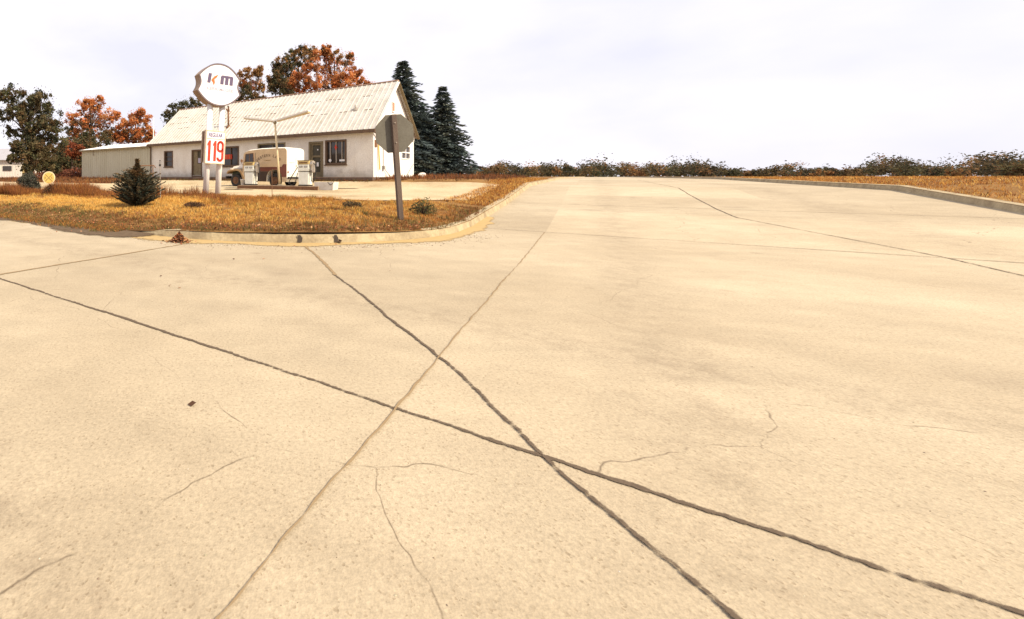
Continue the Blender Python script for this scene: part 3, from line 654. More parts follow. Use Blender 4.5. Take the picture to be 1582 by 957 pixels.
mb = MB(); mb.beam((-.06, -.52, 2.05), (-.10, -.66, .4), .035, .09); mb.build('yellow_plank', mat('yellow_painted_wood', (.62, .42, .12), None, .5, 6), bld)
mb = MB(); mb.tube([(-.05, -1.35, 1.75), (-.05, -1.35, .55)], .02); mb.box(-.12, -.004, -1.45, -1.25, .42, .62); mb.build('electric_meter', M['grey'], bld)
mb = MB(); mb.tube([(-.06, -1.4, .5), (-.1, -2.2, .06)], .018); mb.build('conduit', M['grey'], bld)
mb = MB(); mb.tube([(-.06, -WID + .25, .85), (-.1, -5.2, .05)], .014); mb.build('guy_wire', M['grey'], bld)
mb = MB(); mb.tube([(-.05, .2, EAVE - .15), (-.1, -.1, EAVE - .22), (-.12, -.55, EAVE - .5)], .045); mb.build('gutter_elbow', M['brown'], bld)
mb = MB(); mb.box(-.06, .0, -WID + .1, -WID + .35, EAVE - .25, EAVE + .05); mb.build('eave_bracket', M['siding'], bld)
mb = MB(); mb.tube([(LEN + .02, .34, EAVE - .14), (LEN - .02, .1, EAVE - .3), (LEN - .02, .07, .1)], .045); mb.build('downpipe', M['brown'], bld)
# pipes on the roof
def on_roof(px, py):
    # where the sight line meets the front slope, in building coordinates
    e, g = ef, rg; best = None
    for i in range(0, 400):
        t = i / 400; p = e + (g - e) * t
        for j in (0,):
            r = (px - 346) / FPX; yb = p.y; base = P1 + N * yb
            a = (base.x - base.y * r) / (-A.x + A.y * r); dd = base.y + A.y * a
            y = 273 - (p.z + BZ - EYE) / dd * FPX
            if best is None or abs(y - py) < best[0]: best = (abs(y - py), Vector((a, p.y, p.z)))
    return best[1]
b0 = on_roof(353, 197); mb = MB(); mb.tube([b0 + Vector((0, 0, -.1)), b0 + Vector((.02, 0, 1.15))], .06, 10); mb.tube([b0 + Vector((.02, 0, 1.1)), b0 + Vector((.18, 0, 1.3))], .06, 10)
mb.lathe(b0 + Vector((0, .02, .02)), (0, .63, .77), [(.22, 0), (.2, .04), (.07, .1)], 12); mb.build('stove_pipe', M['rust'], bld, True)
b0 = on_roof(549, 171); mb = MB(); mb.tube([b0, b0 + Vector((0, 0, .32))], .04, 10); mb.lathe(b0 + Vector((0, .01, .03)), (0, .63, .77), [(.2, 0), (.17, .05), (.05, .09)], 12); mb.build('roof_vent', M['grey'], bld, True)

# antenna mast behind the ridge, and a thinner pole at the shed
mt = Vector(PX(490, 140, 30.5)); mb = MB(); mb.tube([(0, 0, 0), (-.15, 0, 6.9)], [.03, .018], 8)
zt = EYE + (273 - 84) / FPX * 34.0; px_, py_ = PX(491, 84, 34.0).x, 34.0
rt = root('antenna_mast', (px_, py_, 1.06), 'thin rusty mast standing behind the station roof in front of the orange tree', 'mast')
mb = MB(); mb.tube([(.1, 0, 0), (-.05, 0, zt - 1.06)], [.035, .02], 8); mb.build('pole', M['rust'], rt)
mb = MB(); mb.tube([(-.35, 0, zt - 1.2), (.25, .1, zt - 1.2)], .01, 6); mb.build('crossbar', M['rust'], rt)
rt = root('thin_pole', (PX(237, 0, 46).x, 46, 1.09), 'thin pale pole rising behind the low shed beside the roof corner', 'pole')
mb = MB(); mb.tube([(0, 0, 0), (0, 0, (273 - 184) / FPX * 46 + .06)], [.05, .035], 8); mb.build('shaft', M['whitepole'], rt); mb = MB(); mb.lathe((0, 0, (273 - 184) / FPX * 46 + .06), (0, 0, 1), [(.05, 0), (.05, .06), (.02, .1)], 8); mb.build('cap', M['whitepole'], rt)

# ------------------------------------------------------------------ low shed joined to the left end
sh = root('storage_shed', W(LEN + .06, 0, BZ - .06), 'low pale green metal shed with bright white roof beside the station', 'shed', ROT)
SL, SE, SW = 9.6, 2.45, 6.2
mb = MB(); mb.prism([(0, 0, 0), (SL, 0, 0), (SL, 0, SE), (0, 0, SE)], (0, -SW, 0))
x = .1
while x < SL: mb.box(x, x + .035, .001, .018, .02, SE - .06); x += .3
mb.build('wall', M['shed'], sh)
mb = MB(); g = Vector((0, -SW / 2, SE + .62))
for e in (Vector((0, .18, SE - .0)), Vector((0, -SW - .18, SE - .0))):
    mb.prism([e + Vector((.02, 0, 0)), e + Vector((SL + .15, 0, 0)), g + Vector((SL + .15, 0, 0)), g + Vector((.02, 0, 0))], (0, 0, .06))
    x = .2
    while x < SL: mb.prism([e + Vector((x, 0, .06)), e + Vector((x + .03, 0, .06)), g + Vector((x + .03, 0, .06)), g + Vector((x, 0, .06))], (0, 0, .02)); x += .6
mb.build('roof', M['white'], sh)
mb = MB(); mb.prism([(SL + .002, 0, SE), (SL + .002, -SW, SE), (SL + .002, -SW / 2, SE + .6)], (.03, 0, 0)); mb.build('gable_panel', M['shed'], sh)
mb = MB(); mb.box(-.02, SL + .16, .185, .215, SE - .08, SE + .05); mb.build('fascia', M['olive'], sh)
mb = MB(); mb.tube([(SL - 1.9, .05, SE - .1), (SL - 1.9, .06, SE - .5)], .02); mb.build('bracket', M['rust'], sh)
# brown pipe rail from the cedar to the corner of the station
p0, p1 = G(214, 29), G(238, 29)
rt = root('pipe_rail', p0, 'brown pipe rail running to the downpipe between shed and station', 'rail')
z = EYE + (273 - 256.5) / FPX * 29 - p0.z; dv = Vector((p1.x - p0.x, 0, 0)); mb = MB(); mb.tube([Vector((0, 0, z)), dv + Vector((0, 0, z + .02)), dv + Vector((.1, -.1, z - .12))], .035); mb.build('rail', M['rust'], rt)
for k in (0.05, .93): mb = MB(); mb.tube([dv * k + Vector((0, 0, -.1)), dv * k + Vector((0, 0, z - .02))], .03); mb.build('post', M['rust'], rt)

# ------------------------------------------------------------------ far white shed on the left
fs_ = root('white_shed', PX(42, 277, 56) - Vector((0, 0, .0)), 'white ribbed shed with pale roof partly behind the dark tree', 'shed', R(176))
fs_.location.z = .72
mb = MB(); mb.prism([(0, 0, 0), (14, 0, 0), (14, 0, 2.5), (0, 0, 2.5)], (0, -6, 0)); mb.prism([(0, 0, 2.5), (0, -6, 2.5), (0, -3, 4.0)], (.05, 0, 0))
x = .05
while x < 14: mb.box(x, x + .05, .001, .03, .02, 2.45); x += .35
mb.build('wall', M['farshed'], fs_)
mb = MB(); g = Vector((0, -3, 4.05))
for e in (Vector((0, .35, 2.45)), Vector((0, -6.35, 2.45))): mb.prism([e + Vector((-.3, 0, 0)), e + Vector((14.2, 0, 0)), g + Vector((14.2, 0, 0)), g + Vector((-.3, 0, 0))], (0, 0, .07))
mb.build('roof', M['darkroof'], fs_)
mb = MB(); mb.box(2.0, 3.15, .032, .07, 1.15, 1.75); mb.build('window', M['glass'], fs_)
mb = MB(); mb.box(.15, .6, .032, .06, .1, 2.0); mb.build('door', M['pumptop'], fs_)

# ------------------------------------------------------------------ fuel sign
TS = R(24); fr = Vector((math.cos(TS), math.sin(TS), 0))
base = G(327, 16.0)
sg = root('fuel_price_sign', base, 'tall white twin-pole station sign with barrel-shaped head and red price panel', 'sign')
sg.rotation_mode = 'QUATERNION'
sg.rotation_quaternion = Matrix.Rotation(R(2.9), 4, 'Y').to_quaternion() @ Matrix.Rotation(TS, 4, 'Z').to_quaternion()
# local: x along the face to the right, -y towards the street, z up
for s in (-1, 1):
    mb = MB(); mb.tube([(s * .235, 0, -.15), (s * .235, 0, 3.35)], .105, 16); mb.build('pole', M['whitepole'], sg, True)
for s in (-1, 1):
    mb = MB(); mb.lathe((s * .235, 0, 0), (0, 0, 1), [(.19, -.05), (.19, .03), (.12, .05)], 14); mb.build('pole_base', M['rust'], sg)
HC = 3.95
def outline(k=1.0, w=.84, h=.75):
    pts = []; cx, cz = w * .95, h * .37
    for i in range(25):                                               # top arc, left to right
        t = i / 24; x = lerp(-cx, cx, t); s_ = x / cx; pts.append((x, cz + (h - cz) * (1 - abs(s_) ** 2.2)))
    for i in range(1, 10):                                            # right notch, top to bottom
        t = i / 10; z = lerp(cz, -cz * .98, t); pts.append((lerp(cx, w, t) - .085 * math.sin(math.pi * t), z))
    for i in range(25):
        t = i / 24; x = lerp(w, -w, t); s_ = x / w; pts.append((x, -cz - (h - cz) * (1 - abs(s_) ** 2.2)))
    for i in range(1, 10):
        t = i / 10; z = lerp(-cz * .98, cz, t); pts.append((-lerp(w, cx, t) + .085 * math.sin(math.pi * t), z))
    return [(x * k, z * k) for x, z in pts]
mb = MB(); O = outline(); mb.prism([(x, -.21, z + HC) for x, z in O], (0, .42, 0)); hd = mb.build('sign_head', M['signrim'], sg)
for sy in (-1, 1):
    mb = MB(); Oi = outline(.94); mb.prism([(x, sy * .211, z + HC) for x, z in Oi], (0, sy * .012, 0)); mb.build('sign_face', M['signface'], hd)
    n_ = len(O); mb = MB()                                               # raised retaining band
    ring = [(x, z) for x, z in outline(1.0)]; inn = [(x, z) for x, z in outline(.94)]
    vs = [(x, sy * .212, z + HC) for x, z in ring] + [(x, sy * .24, z + HC) for x, z in ring] + [(x, sy * .24, z + HC) for x, z in inn] + [(x, sy * .212, z + HC) for x, z in inn]
    fs = []
    for i in range(n_):
        j = (i + 1) % n_
        for q in range(3): fs.append((q * n_ + i, q * n_ + j, (q + 1) * n_ + j, (q + 1) * n_ + i))
    mb.add(vs, fs); mb.build('retaining_band', M['rimlight'] if sy < 0 else M['signrim'], hd)
y = -.226
def bar(mb, x0, x1, z0, z1, sl=.0): mb.prism([(LX(x0), y, z0 * .9 + HC), (LX(x1), y, z0 * .9 + HC), (LX(x1 + sl), y, z1 * .9 + HC), (LX(x0 + sl), y, z1 * .9 + HC)], (0, -.006, 0))
def LX(x): return x * .9 - .03
mb = MB(); bar(mb, -.50, -.365, .03, .40, .05); mb.build('logo_letter', M['navy'], hd); mb = MB()
mb.prism([(LX(x), y, z * .9 + HC) for x, z in ((.05, .03), (.19, .03), (.205, .30), (.265, .30), (.25, .03), (.39, .03), (.405, .30), (.465, .30), (.45, .03), (.59, .03), (.605, .33), (.57, .385), (.12, .385), (.065, .33))], (0, -.006, 0))
mb.build('logo_letter', M['navy'], hd)
mb = MB()
mb.prism([(LX(x), y, z * .9 + HC) for x, z in ((-.30, .20), (-.20, .31), (-.04, .39), (-.11, .26), (-.20, .19), (-.175, .06), (-.21, -.06), (-.27, .06), (-.33, .14))], (0, -.006, 0)); mb.build('logo_wing', M['orange'], hd)
mb = MB(); mb.text('KERR-McGEE', (.02, y, HC - .16), (1, 0, 0), (0, 0, 1), 1.02, .11, .004); mb.build('lettering', M['faded'], hd)
mb = MB(); mb.tube([(.42, -.1, 3.26), (.47, -.1, 3.05)], .03); mb.build('cable_stub', M['rust'], sg)
pb = MB(); pb.box(-.355, .355, -.26, -.12, 1.17, 2.30); pn = pb.build('price_panel', M['signface'], sg, bevel=.012)
mb = MB()
for (p, q, r_, s_) in ((-.375, -.342, 1.15, 2.32), (.342, .375, 1.15, 2.32), (-.342, .342, 2.285, 2.318), (-.342, .342, 1.15, 1.185), (-.342, .342, 2.02, 2.04)): mb.box(p, q, -.272, -.11, r_, s_)
mb.build('frame', mat('cream_panel_frame', (.72, .58, .42), (.5, .3, .18), .6, 8), pn)
mb = MB()
for s_, xc in (('1', -.235), ('1', -.02), ('9', .19)):
    if s_ == '1': mb.prism([(xc - .04, -.262, 1.24), (xc + .055, -.262, 1.24), (xc + .055, -.262, 1.96), (xc - .01, -.262, 1.96), (xc - .075, -.262, 1.84), (xc - .075, -.262, 1.76), (xc - .04, -.262, 1.80)], (0, -.006, 0))
    else:
        pts = []
        R1, HX = .085, .085
        cz = 1.76
        path = [(xc + HX * math.sin(t), 1.33 - .05 * 0 + (-.055) * math.cos(t)) for t in [0]]
        path = [(xc - .09, 1.42)] + [(xc - .09 + .09 * (1 - math.cos(t)), 1.36 - .09 * math.sin(t)) for t in [math.pi * i / 8 for i in range(1, 4)]]
        path = [(xc - .09 * math.cos(t), 1.37 - .10 * math.sin(t)) for t in [math.pi * i / 10 for i in range(0, 11)]] + [(xc + .09, 1.5), (xc + .09, 1.7)]
        path += [(xc + .09 * math.cos(t), 1.83 + .10 * math.sin(t)) for t in [math.pi * i / 10 for i in range(0, 11)]] + [(xc - .09, 1.75)]
        path += [(xc - .09 * math.cos(t), 1.68 - .08 * math.sin(t)) for t in [math.pi * i / 8 for i in range(0, 9)]]
        for (xa, za), (xb, zb) in zip(path, path[1:]):
            dx, dz = xb - xa, zb - za; l = math.hypot(dx, dz)
            if l < 1e-5: continue
            nx_, nz_ = -dz / l * .042, dx / l * .042; ex, ez = dx / l * .012, dz / l * .012
            mb.prism([(xa - nx_ - ex, -.262, za - nz_ - ez), (xb - nx_ + ex, -.262, zb - nz_ + ez), (xb + nx_ + ex, -.262, zb + nz_ + ez), (xa + nx_ - ex, -.262, za + nz_ - ez)], (0, -.006, 0))
mb.build('price_numbers', M['red'], pn); pn.location.x = -.06
mb = MB(); mb.text('REGULAR', (0, -.262, 2.16), (1, 0, 0), (0, 0, 1), .52, .14, .005); mb.build('lettering', M['bluetext'], pn)
mb = MB(); mb.box(-.40, .33, .14, .25, 1.2, 2.30); mb.build('rear_price_panel', M['signrim'], sg)
mb = MB(); mb.beam((-.36, -.12, 1.2), (-.36, .14, 1.2), .04, .04); mb.beam((.36, -.12, 1.2), (.36, .14, 1.2), .04, .04); mb.beam((-.36, -.12, 2.3), (-.36, .14, 2.3), .04, .04); mb.beam((.36, -.12, 2.26), (.36, .14, 2.26), .04, .04); mb.beam((-.36, .0, 1.2), (-.36, .0, 2.3), .03, .03); mb.beam((.36, .0, 1.2), (.36, .0, 2.26), .03, .03); mb.build('panel_bracket', M['signrim'], sg)

# ------------------------------------------------------------------ stop sign seen from behind
b = G(619, 9.5); st = root('stop_sign', b, 'blank tan back of an octagonal road sign on leaning wooden post', 'road sign')
st.rotation_mode = 'QUATERNION'; st.rotation_quaternion = Matrix.Rotation(R(-4.0), 4, 'Y').to_quaternion()
hz = EYE + (273 - 206) / FPX * 9.5 - b.z
mb = MB(); mb.box(-.052, .052, -.05, .05, -.3, hz + .40); mb.build('post', M['wood'], st, bevel=.008)
rr = .405 / math.cos(R(22.5)); xc = .02
oct_ = [(xc + rr * math.cos(R(22.5 + 45 * i)), hz + rr * math.sin(R(22.5 + 45 * i))) for i in range(8)]
mb = MB(); mb.prism([(x, .054, z) for x, z in oct_], (0, .006, 0)); pl = mb.build('sign_plate', M['signback'], st)
mb = MB(); mb.prism([(x, .061, z) for x, z in oct_], (0, .003, 0)); mb.text('STOP', (xc, .065, hz), (-1, 0, 0), (0, 0, 1), .6, .26, .003, 1); mb.build('painted_front', [M['red'], M['white']], pl)
for dz in (.22, -.2): mb = MB(); mb.lathe((0.0, -.052, hz + dz), (0, -1, 0), [(.016, -.01), (.016, .012)], 8); mb.build('bolt', M['grey'], st)

# ------------------------------------------------------------------ round yellow sign
b = G(75.5, 22); rs = root('round_road_sign', b, 'faded yellow round road sign on a short post in the weeds', 'road sign')
hz = EYE - 2 / FPX * 22 - b.z
mb = MB(); mb.tube([(0, .03, -.2), (0, .03, hz + .2)], .022); mb.build('post', M['wood'], rs)
mb = MB(); mb.lathe((0, .0, hz), (0, -1, 0), [(.315, 0), (.315, .012)], 40); pl = mb.build('sign_disc', M['yellowedge'], rs)
mb = MB(); mb.lathe((0, -.012, hz), (0, -1, 0), [(.268, 0), (.268, .004)], 40); mb.build('yellow_field', M['yellow'], pl)
mb = MB()
for a_ in (45, -45): v = Vector((math.cos(R(a_)), 0, math.sin(R(a_)))); w = Vector((-v.z, 0, v.x)); mb.prism([Vector((0, -.017, hz)) + v * p + w * q for p, q in ((-.25, -.02), (.25, -.02), (.25, .02), (-.25, .02))], (0, -.002 if a_ > 0 else -.003, 0))
mb.text('R', (-.16, -.018, hz), (1, 0, 0), (0, 0, 1), None, .12, .002); mb.text('R', (.16, -.018, hz), (1, 0, 0), (0, 0, 1), None, .12, .002)
mb.build('sign_marks', M['fadedmark'], pl)
# two thin posts
b = G(248, 15.4); rt = root('metal_post', b, 'thin rusty standpipe with a small valve head right of the cedar', 'post'); h = EYE + (273 - 256) / FPX * 15.4 - b.z
mb = MB(); mb.tube([(0, 0, -.1), (-.02, 0, h)], .014); mb.build('pipe', M['grey'], rt); mb = MB(); mb.lathe((-.02, 0, h), (0, 0, 1), [(.02, -.03), (.04, 0), (.035, .04), (.01, .06)], 10); mb.tube([(-.02, 0, h + .06), (-.02, 0, h + .16)], .008); mb.lathe((-.02, 0, h + .16), (0, 0, 1), [(.03, 0), (.03, .02)], 8); mb.build('valve', M['dark'], rt)
b = G(420.5, 15.2); rt = root('marker_stake', b, 'thin dark marker stake at the lot edge in front of the pump island', 'stake'); h = EYE + (273 - 262) / FPX * 15.2 - b.z
mb = MB(); mb.tube([(0, 0, -.1), (-.015, 0, h)], .011); mb.build('rod', M['rust'], rt); mb = MB(); mb.lathe((-.015, 0, h), (0, 0, 1), [(.014, -.02), (.014, .02)], 8); mb.build('tip', M['dark'], rt)

# ------------------------------------------------------------------ pump island, pumps, lamp
PR = Vector((3.83, 21.0, 0)); ua = AU(PR.x, PR.y)
ia, iu = ua; IZ = .71
isl = root('pump_island', W(ia + 1.5, iu, IZ - .13), 'long low concrete pump island with stained front edge', 'pump island', ROT)
mb = MB(); mb.box(-2.35, 2.2, -.42, .42, -.22, .125); mb.build('slab', mat('stained_island_concrete', (.36, .26, .17), (.10, .055, .035), .9, 3, .9, .4), isl, bevel=.03)
mb = MB(); mb.box(-2.37, 2.22, .424, .44, -.07, .11); mb.build('edge_iron', M['rust'], isl)
def make_pump(loc, label):
    r_ = root('gas_pump', loc, label, 'gas pump', ROT, 'pale fuel pumps on the island')
    mb = MB(); mb.prism([(-.25, .2, .05), (.25, .2, .05), (.28, .2, .66), (-.28, .2, .66)], (0, -.40, 0)); mb.build('cabinet', M['pump'], r_, bevel=.015)
    mb = MB(); mb.box(-.27, .27, -.22, .22, 0, .05); mb.build('base', M['dark'], r_)
    mb = MB(); mb.box(-.285, .285, -.205, .205, .665, .69); mb.build('trim_band', M['dark'], r_)
    mb = MB(); mb.box(-.30, .30, -.215, .215, .69, 1.0); hd = mb.build('pump_head', M['pump'], r_, bevel=.02)
    for x in (-.13, .12): mb = MB(); mb.box(x - .085, x + .085, .216, .222, .86, .93); mb.build('dial_window', M['glass'], hd)
    for x in (-.13, .12):
        mb = MB()
        for i in range(3): mb.box(x - .06 + i * .045, x - .035 + i * .045, .2225, .225, .875, .915)
        mb.build('dial_numbers', M['white'], hd)
    mb = MB(); mb.box(-.305, .305, -.22, .22, 1.003, 1.17); hd2 = mb.build('top_panel', M['pumptop'], r_, bevel=.015)
    mb = MB(); mb.box(-.22, .22, .222, .226, 1.05, 1.11); mb.build('top_stripe', M['rust'], hd2)
    mb = MB(); mb.box(-.32, .32, -.23, .23, 1.172, 1.20); mb.build('cap', M['olive'], hd2)
    # hose side (towards the right in the photo = -x)
    mb = MB(); mb.box(-.46, -.305, -.14, .16, .62, 1.16); bt = mb.build('nozzle_boot', M['grey'], r_, bevel=.05)
    mb = MB(); mb.lathe((-.385, .16, 1.02), (0, 1, 0), [(.075, 0), (.075, .03), (.03, .045)], 14); mb.build('dial', M['chrome'], bt)
    mb = MB(); mb.tube([(-.42, .05, 1.1), (-.55, .09, .98), (-.60, .1, .7), (-.56, .12, .35), (-.48, .14, .16), (-.40, .14, .22), (-.37, .15, .55), (-.40, .15, .80)], .022, 8); mb.build('hose', M['black'], r_, True)
    mb = MB(); mb.tube([(-.42, .17, .72), (-.42, .19, .86), (-.43, .21, .93)], .024, 8); mb.box(-.445, -.395, .17, .22, .74, .82); mb.build('nozzle', M['chrome'], r_)
    return r_
def copy_tree(o, parent=None):
    c = o.copy(); scene.collection.objects.link(c)
    if parent: c.parent = parent
    for ch in list(o.children): copy_tree(ch, c)
    return c
p_r = make_pump(W(ia, iu, IZ), 'pale fuel pump standing beside the white trough, clear of the truck')
p_l = copy_tree(p_r); p_l.location = W(ia + 3.15, iu, IZ); p_l['label'] = 'pale fuel pump standing in front of the truck hood'
mb = MB(); mb.tube([(.33, .05, .95), (.42, .1, .8), (.66, .16, .42), (.80, .2, .12), (.62, .24, .05), (.44, .24, .1), (.36, .2, .35), (.33, .16, .62)], .02, 8); mb.build('hose', M['black'], p_r, True)
mb = MB(); mb.lathe((.34, .05, .97), (0, 0, 1), [(.03, -.04), (.05, 0), (.03, .05)], 10); mb.build('hose_swivel', M['dark'], p_r)
# lamp standard with two rising arms
lp = root('forecourt_lamp', W(ia + 1.42, iu, IZ), 'slim lamp standard with two long V-shaped lamp arms on the pump island', 'lamp', ROT)
LH = EYE + (273 - 189) / FPX * 22 - IZ
top = Vector((.28, 0, LH))
mb = MB(); mb.tube([(0, 0, 0), (.14, 0, LH * .5), top], [.06, .055, .05], 12); mb.lathe((0, 0, 0), (0, 0, 1), [(.13, 0), (.13, .03), (.07, .06)], 12); mb.build('pole', M['lampsteel'], lp, True)
mb = MB(); mb.lathe(top + Vector((0, 0, -.08)), (0, 0, 1), [(.07, 0), (.09, .08), (.05, .16)], 12); mb.build('pole_head', M['olive'], lp)
for s in (-1, 1):
    e = top + Vector((s * (1.92 if s < 0 else 1.85), 0, .33)); dd = (e - top).normalized(); up = Vector((0, 1, 0)).cross(dd); up = up if up.z > 0 else -up
    mb = MB(); mb.prism([top + Vector((0, .07, .04)), top + Vector((0, -.07, .04)), e + Vector((0, -.15, .02)), e + Vector((0, .15, .02))], up * .07); ar = mb.build('lamp_arm', M['lens'], lp)
    mb = MB(); mb.prism([top + dd * .15 + Vector((0, .07, .035)), top + dd * .15 + Vector((0, -.07, .035)), e - dd * .03 + Vector((0, -.14, .016)), e - dd * .03 + Vector((0, .14, .016))], -up * .05); mb.build('lamp_diffuser', M['lampsteel'], ar)
# trough and bucket
tr = root('white_trough', W(ia - 1.08, iu + .02, zlot(iu)), 'low pale trough at the right end of the pump island', 'trough', ROT)
mb = MB(); o_ = [(-.42, -.25), (.42, -.25), (.42, .25), (-.42, .25)]
mb.add([(x * 1.05, y_ * 1.05, .0) for x, y_ in o_] + [(x * 1.12, y_ * 1.12, .36) for x, y_ in o_] + [(x * 1.0, y_ * .95, .36) for x, y_ in o_] + [(x * .92, y_ * .86, .08) for x, y_ in o_],
       [(0, 1, 2, 3)] + [(4 * q + i, 4 * q + (i + 1) % 4, 4 * q + 4 + (i + 1) % 4, 4 * q + 4 + i) for q in range(3) for i in range(4)] + [(12, 13, 14, 15)]); mb.build('basin', M['trough'], tr)
mb = MB(); mb.tube([(-.2, .27, .36), (-.34, .3, .24), (-.46, .28, .3), (-.46, .2, .38)], .014, 8); mb.build('handle', M['dark'], tr)
bk = root('white_bucket', W(ia + 3.72, iu - .05, IZ), 'small white bucket on the island left of the pump by the truck wheel', 'bucket', ROT)
mb = MB(); mb.lathe((0, 0, 0), (0, 0, 1), [(.11, 0), (.14, .28), (.146, .28), (.146, .30), (.125, .30), (.10, .03)], 18); mb.build('pail', M['white'], bk, True)
mb = MB(); mb.tube([(.146 * math.cos(t), .03 + .0 * t, .28 + .02 + .13 * math.sin(t)) for t in [math.pi * i / 10 for i in range(11)]], .005, 6); mb.build('bail_handle', M['grey'], bk)

# ------------------------------------------------------------------ panel truck
tu0 = AU(3.1, 22.5); TZ = .575
tk = root('panel_truck', W(tu0[0], tu0[1] - .12, TZ), 'old cream and tan panel truck with red-brown lower band parked behind the pumps', 'truck', ROT)
WD = 1.76
def side(pts, x=None): return pts
prof = [(.03, .30), (.0, .45), (.0, 1.92), (.03, 2.02), (.11, 2.065), (.5, 2.075), (1.6, 2.07), (2.35, 2.02), (2.62, 1.93), (2.72, 1.84), (2.80, 1.27), (2.80, .34), (1.22, .30), (1.20, .66), (1.08, .84), (.87, .92), (.63, .92), (.43, .84), (.31, .66), (.29, .30)]
# shell with rounded shoulders: three inset layers
mb = MB(); lay = [(0.0, .0), (.0, .0)]
def inset(p, k):
    cx, cz = 1.4, 1.0; x, z = p
    if z > 1.7: return (lerp(x, cx, k * .35), z - k * .0)
    return p
n_ = len(prof)
def roofz(z, k): return z - (k * .8 if z > 1.95 else (k * .5 if z > 1.8 else 0))
layers = [(0, [(x, roofz(z, .06)) for x, z in prof]), (-.05, [(x, roofz(z, .022)) for x, z in prof]), (-.14, prof), (-WD + .14, prof), (-WD + .05, [(x, roofz(z, .022)) for x, z in prof]), (-WD, [(x, roofz(z, .06)) for x, z in prof])]
vs = [(x, y_, z) for y_, P_ in layers for x, z in P_]; fs = []
ms = []
for q in range(len(layers) - 1):
    for i in range(n_): fs.append((q * n_ + i, q * n_ + (i + 1) % n_, (q + 1) * n_ + (i + 1) % n_, (q + 1) * n_ + i))
mb.add(vs, fs, 1); mb.add(vs, [tuple(range(n_))], 0); mb.add([v for v in vs], [tuple(range(5 * n_, 6 * n_))], 0)
for i, f in enumerate(mb.f):
    if len(f) == 4:
        z = sum(mb.v[j][2] for j in f) / 4
body = mb.build('body', [M['tan'], M['whitetruck']], tk)
# red-brown lower band wraps the side as a raised panel with the wheel arch left open
low = [(.012, .55), (.285, .55), (.305, .67), (.425, .85), (.63, .93), (.87, .93), (1.085, .85), (1.9, .85), (1.9, 1.07), (.30, 1.07), (.22, 1.20), (.012, 1.20)]
mb = MB(); mb.prism([(x, .002, z) for x, z in low], (0, .006, 0)); mb.build('side_band', M['maroon'], tk)
mb = MB(); mb.prism([(x, .002, z) for x, z in ((1.09, .845), (1.21, .66), (1.235, .32), (1.93, .33), (1.93, .845))], (0, .005, 0)); mb.build('lower_panel', mat('dark_brown_truck_panel', (.085, .055, .04), (.05, .035, .03), .7, 6, .6), tk)
mb = MB(); mb.box(.31, 2.7, -.004, .014, 1.075, 1.10); mb.build('belt_moulding', M['tan'], tk)
# cab door outline, side glass
for (p, q, r_, s_) in ((1.93, 1.945, .56, 1.84), (2.66, 2.675, .56, 1.20)): mb = MB(); mb.box(p, q, .001, .006, r_, s_); mb.build('door_seam', M['dark'], tk)
mb = MB(); mb.prism([(x, .003, z) for x, z in ((2.06, 1.24), (2.62, 1.24), (2.56, 1.76), (2.10, 1.80))], (0, .008, 0)); sg_ = mb.build('side_window', M['glass'], tk)
mb = MB()
for p, q in (((2.04, .012, 1.22), (2.08, .012, 1.82)), ((2.08, .012, 1.82), (2.58, .012, 1.78)), ((2.58, .012, 1.78), (2.64, .012, 1.22)), ((2.04, .012, 1.22), (2.64, .012, 1.22)), ((2.33, .014, 1.22), (2.33, .014, 1.8))): mb.beam(p, q, .03, .03, 0, up=(0, 1, 0))
mb.build('window_frame', M['rust'], sg_)
mb = MB(); mb.prism([(2.81, -.12, 1.29), (2.81, -WD + .12, 1.29), (2.745, -WD + .14, 1.80), (2.745, -.14, 1.80)], (.01, 0, .0)); ws = mb.build('windscreen', M['glass'], tk)
mb = MB(); mb.beam((2.83, -WD / 2, 1.29), (2.765, -WD / 2, 1.80), .04, .03, 0, up=(0, 1, 0)); mb.build('windscreen_bar', M['cream'], ws)
# hood, grille, fenders
mb = MB(); hp = [(-.40, .72), (-.38, 1.10), (-.50, 1.24), (-.88, 1.28), (-1.26, 1.24), (-1.38, 1.10), (-1.36, .72)]
hq = [(-.48, .70), (-.46, 1.03), (-.58, 1.15), (-.88, 1.19), (-1.18, 1.15), (-1.30, 1.03), (-1.28, .70)]
n_ = 7; vs = [(2.80, y_, z) for y_, z in hp] + [(3.88, y_, z) for y_, z in hq]
mb.add(vs, [(i, (i + 1) % n_, n_ + (i + 1) % n_, n_ + i) for i in range(n_)] + [tuple(range(n_)), tuple(reversed(range(n_, 2 * n_)))]); mb.build('hood', M['cream'], tk)
mb = MB(); mb.box(2.85, 3.8, -.392, -.37, .97, 1.0); mb.build('hood_strip', M['dark'], tk)
mb = MB(); mb.box(3.885, 3.93, -1.30, -.46, .62, 1.02); gr = mb.build('grille', M['cream'], tk, bevel=.01)
mb = MB()
for i in range(8): y_ = -1.24 + i * .1; mb.box(3.931, 3.94, y_, y_ + .05, .68, .97)
mb.build('grille_slots', M['dark'], gr)
for yy in (-.36, -1.40):
    mb = MB(); mb.lathe((3.72, yy, .93), (1, 0, 0), [(.05, 0), (.10, .05), (.105, .18), (.09, .19), (.0, .2)], 16); hl = mb.build('headlamp', M['cream'], tk, True)
    mb = MB(); mb.lathe((3.91, yy, .93), (1, 0, 0), [(.09, 0), (.06, .02), (.01, .03)], 14); mb.build('lens', M['chrome'], hl, True)
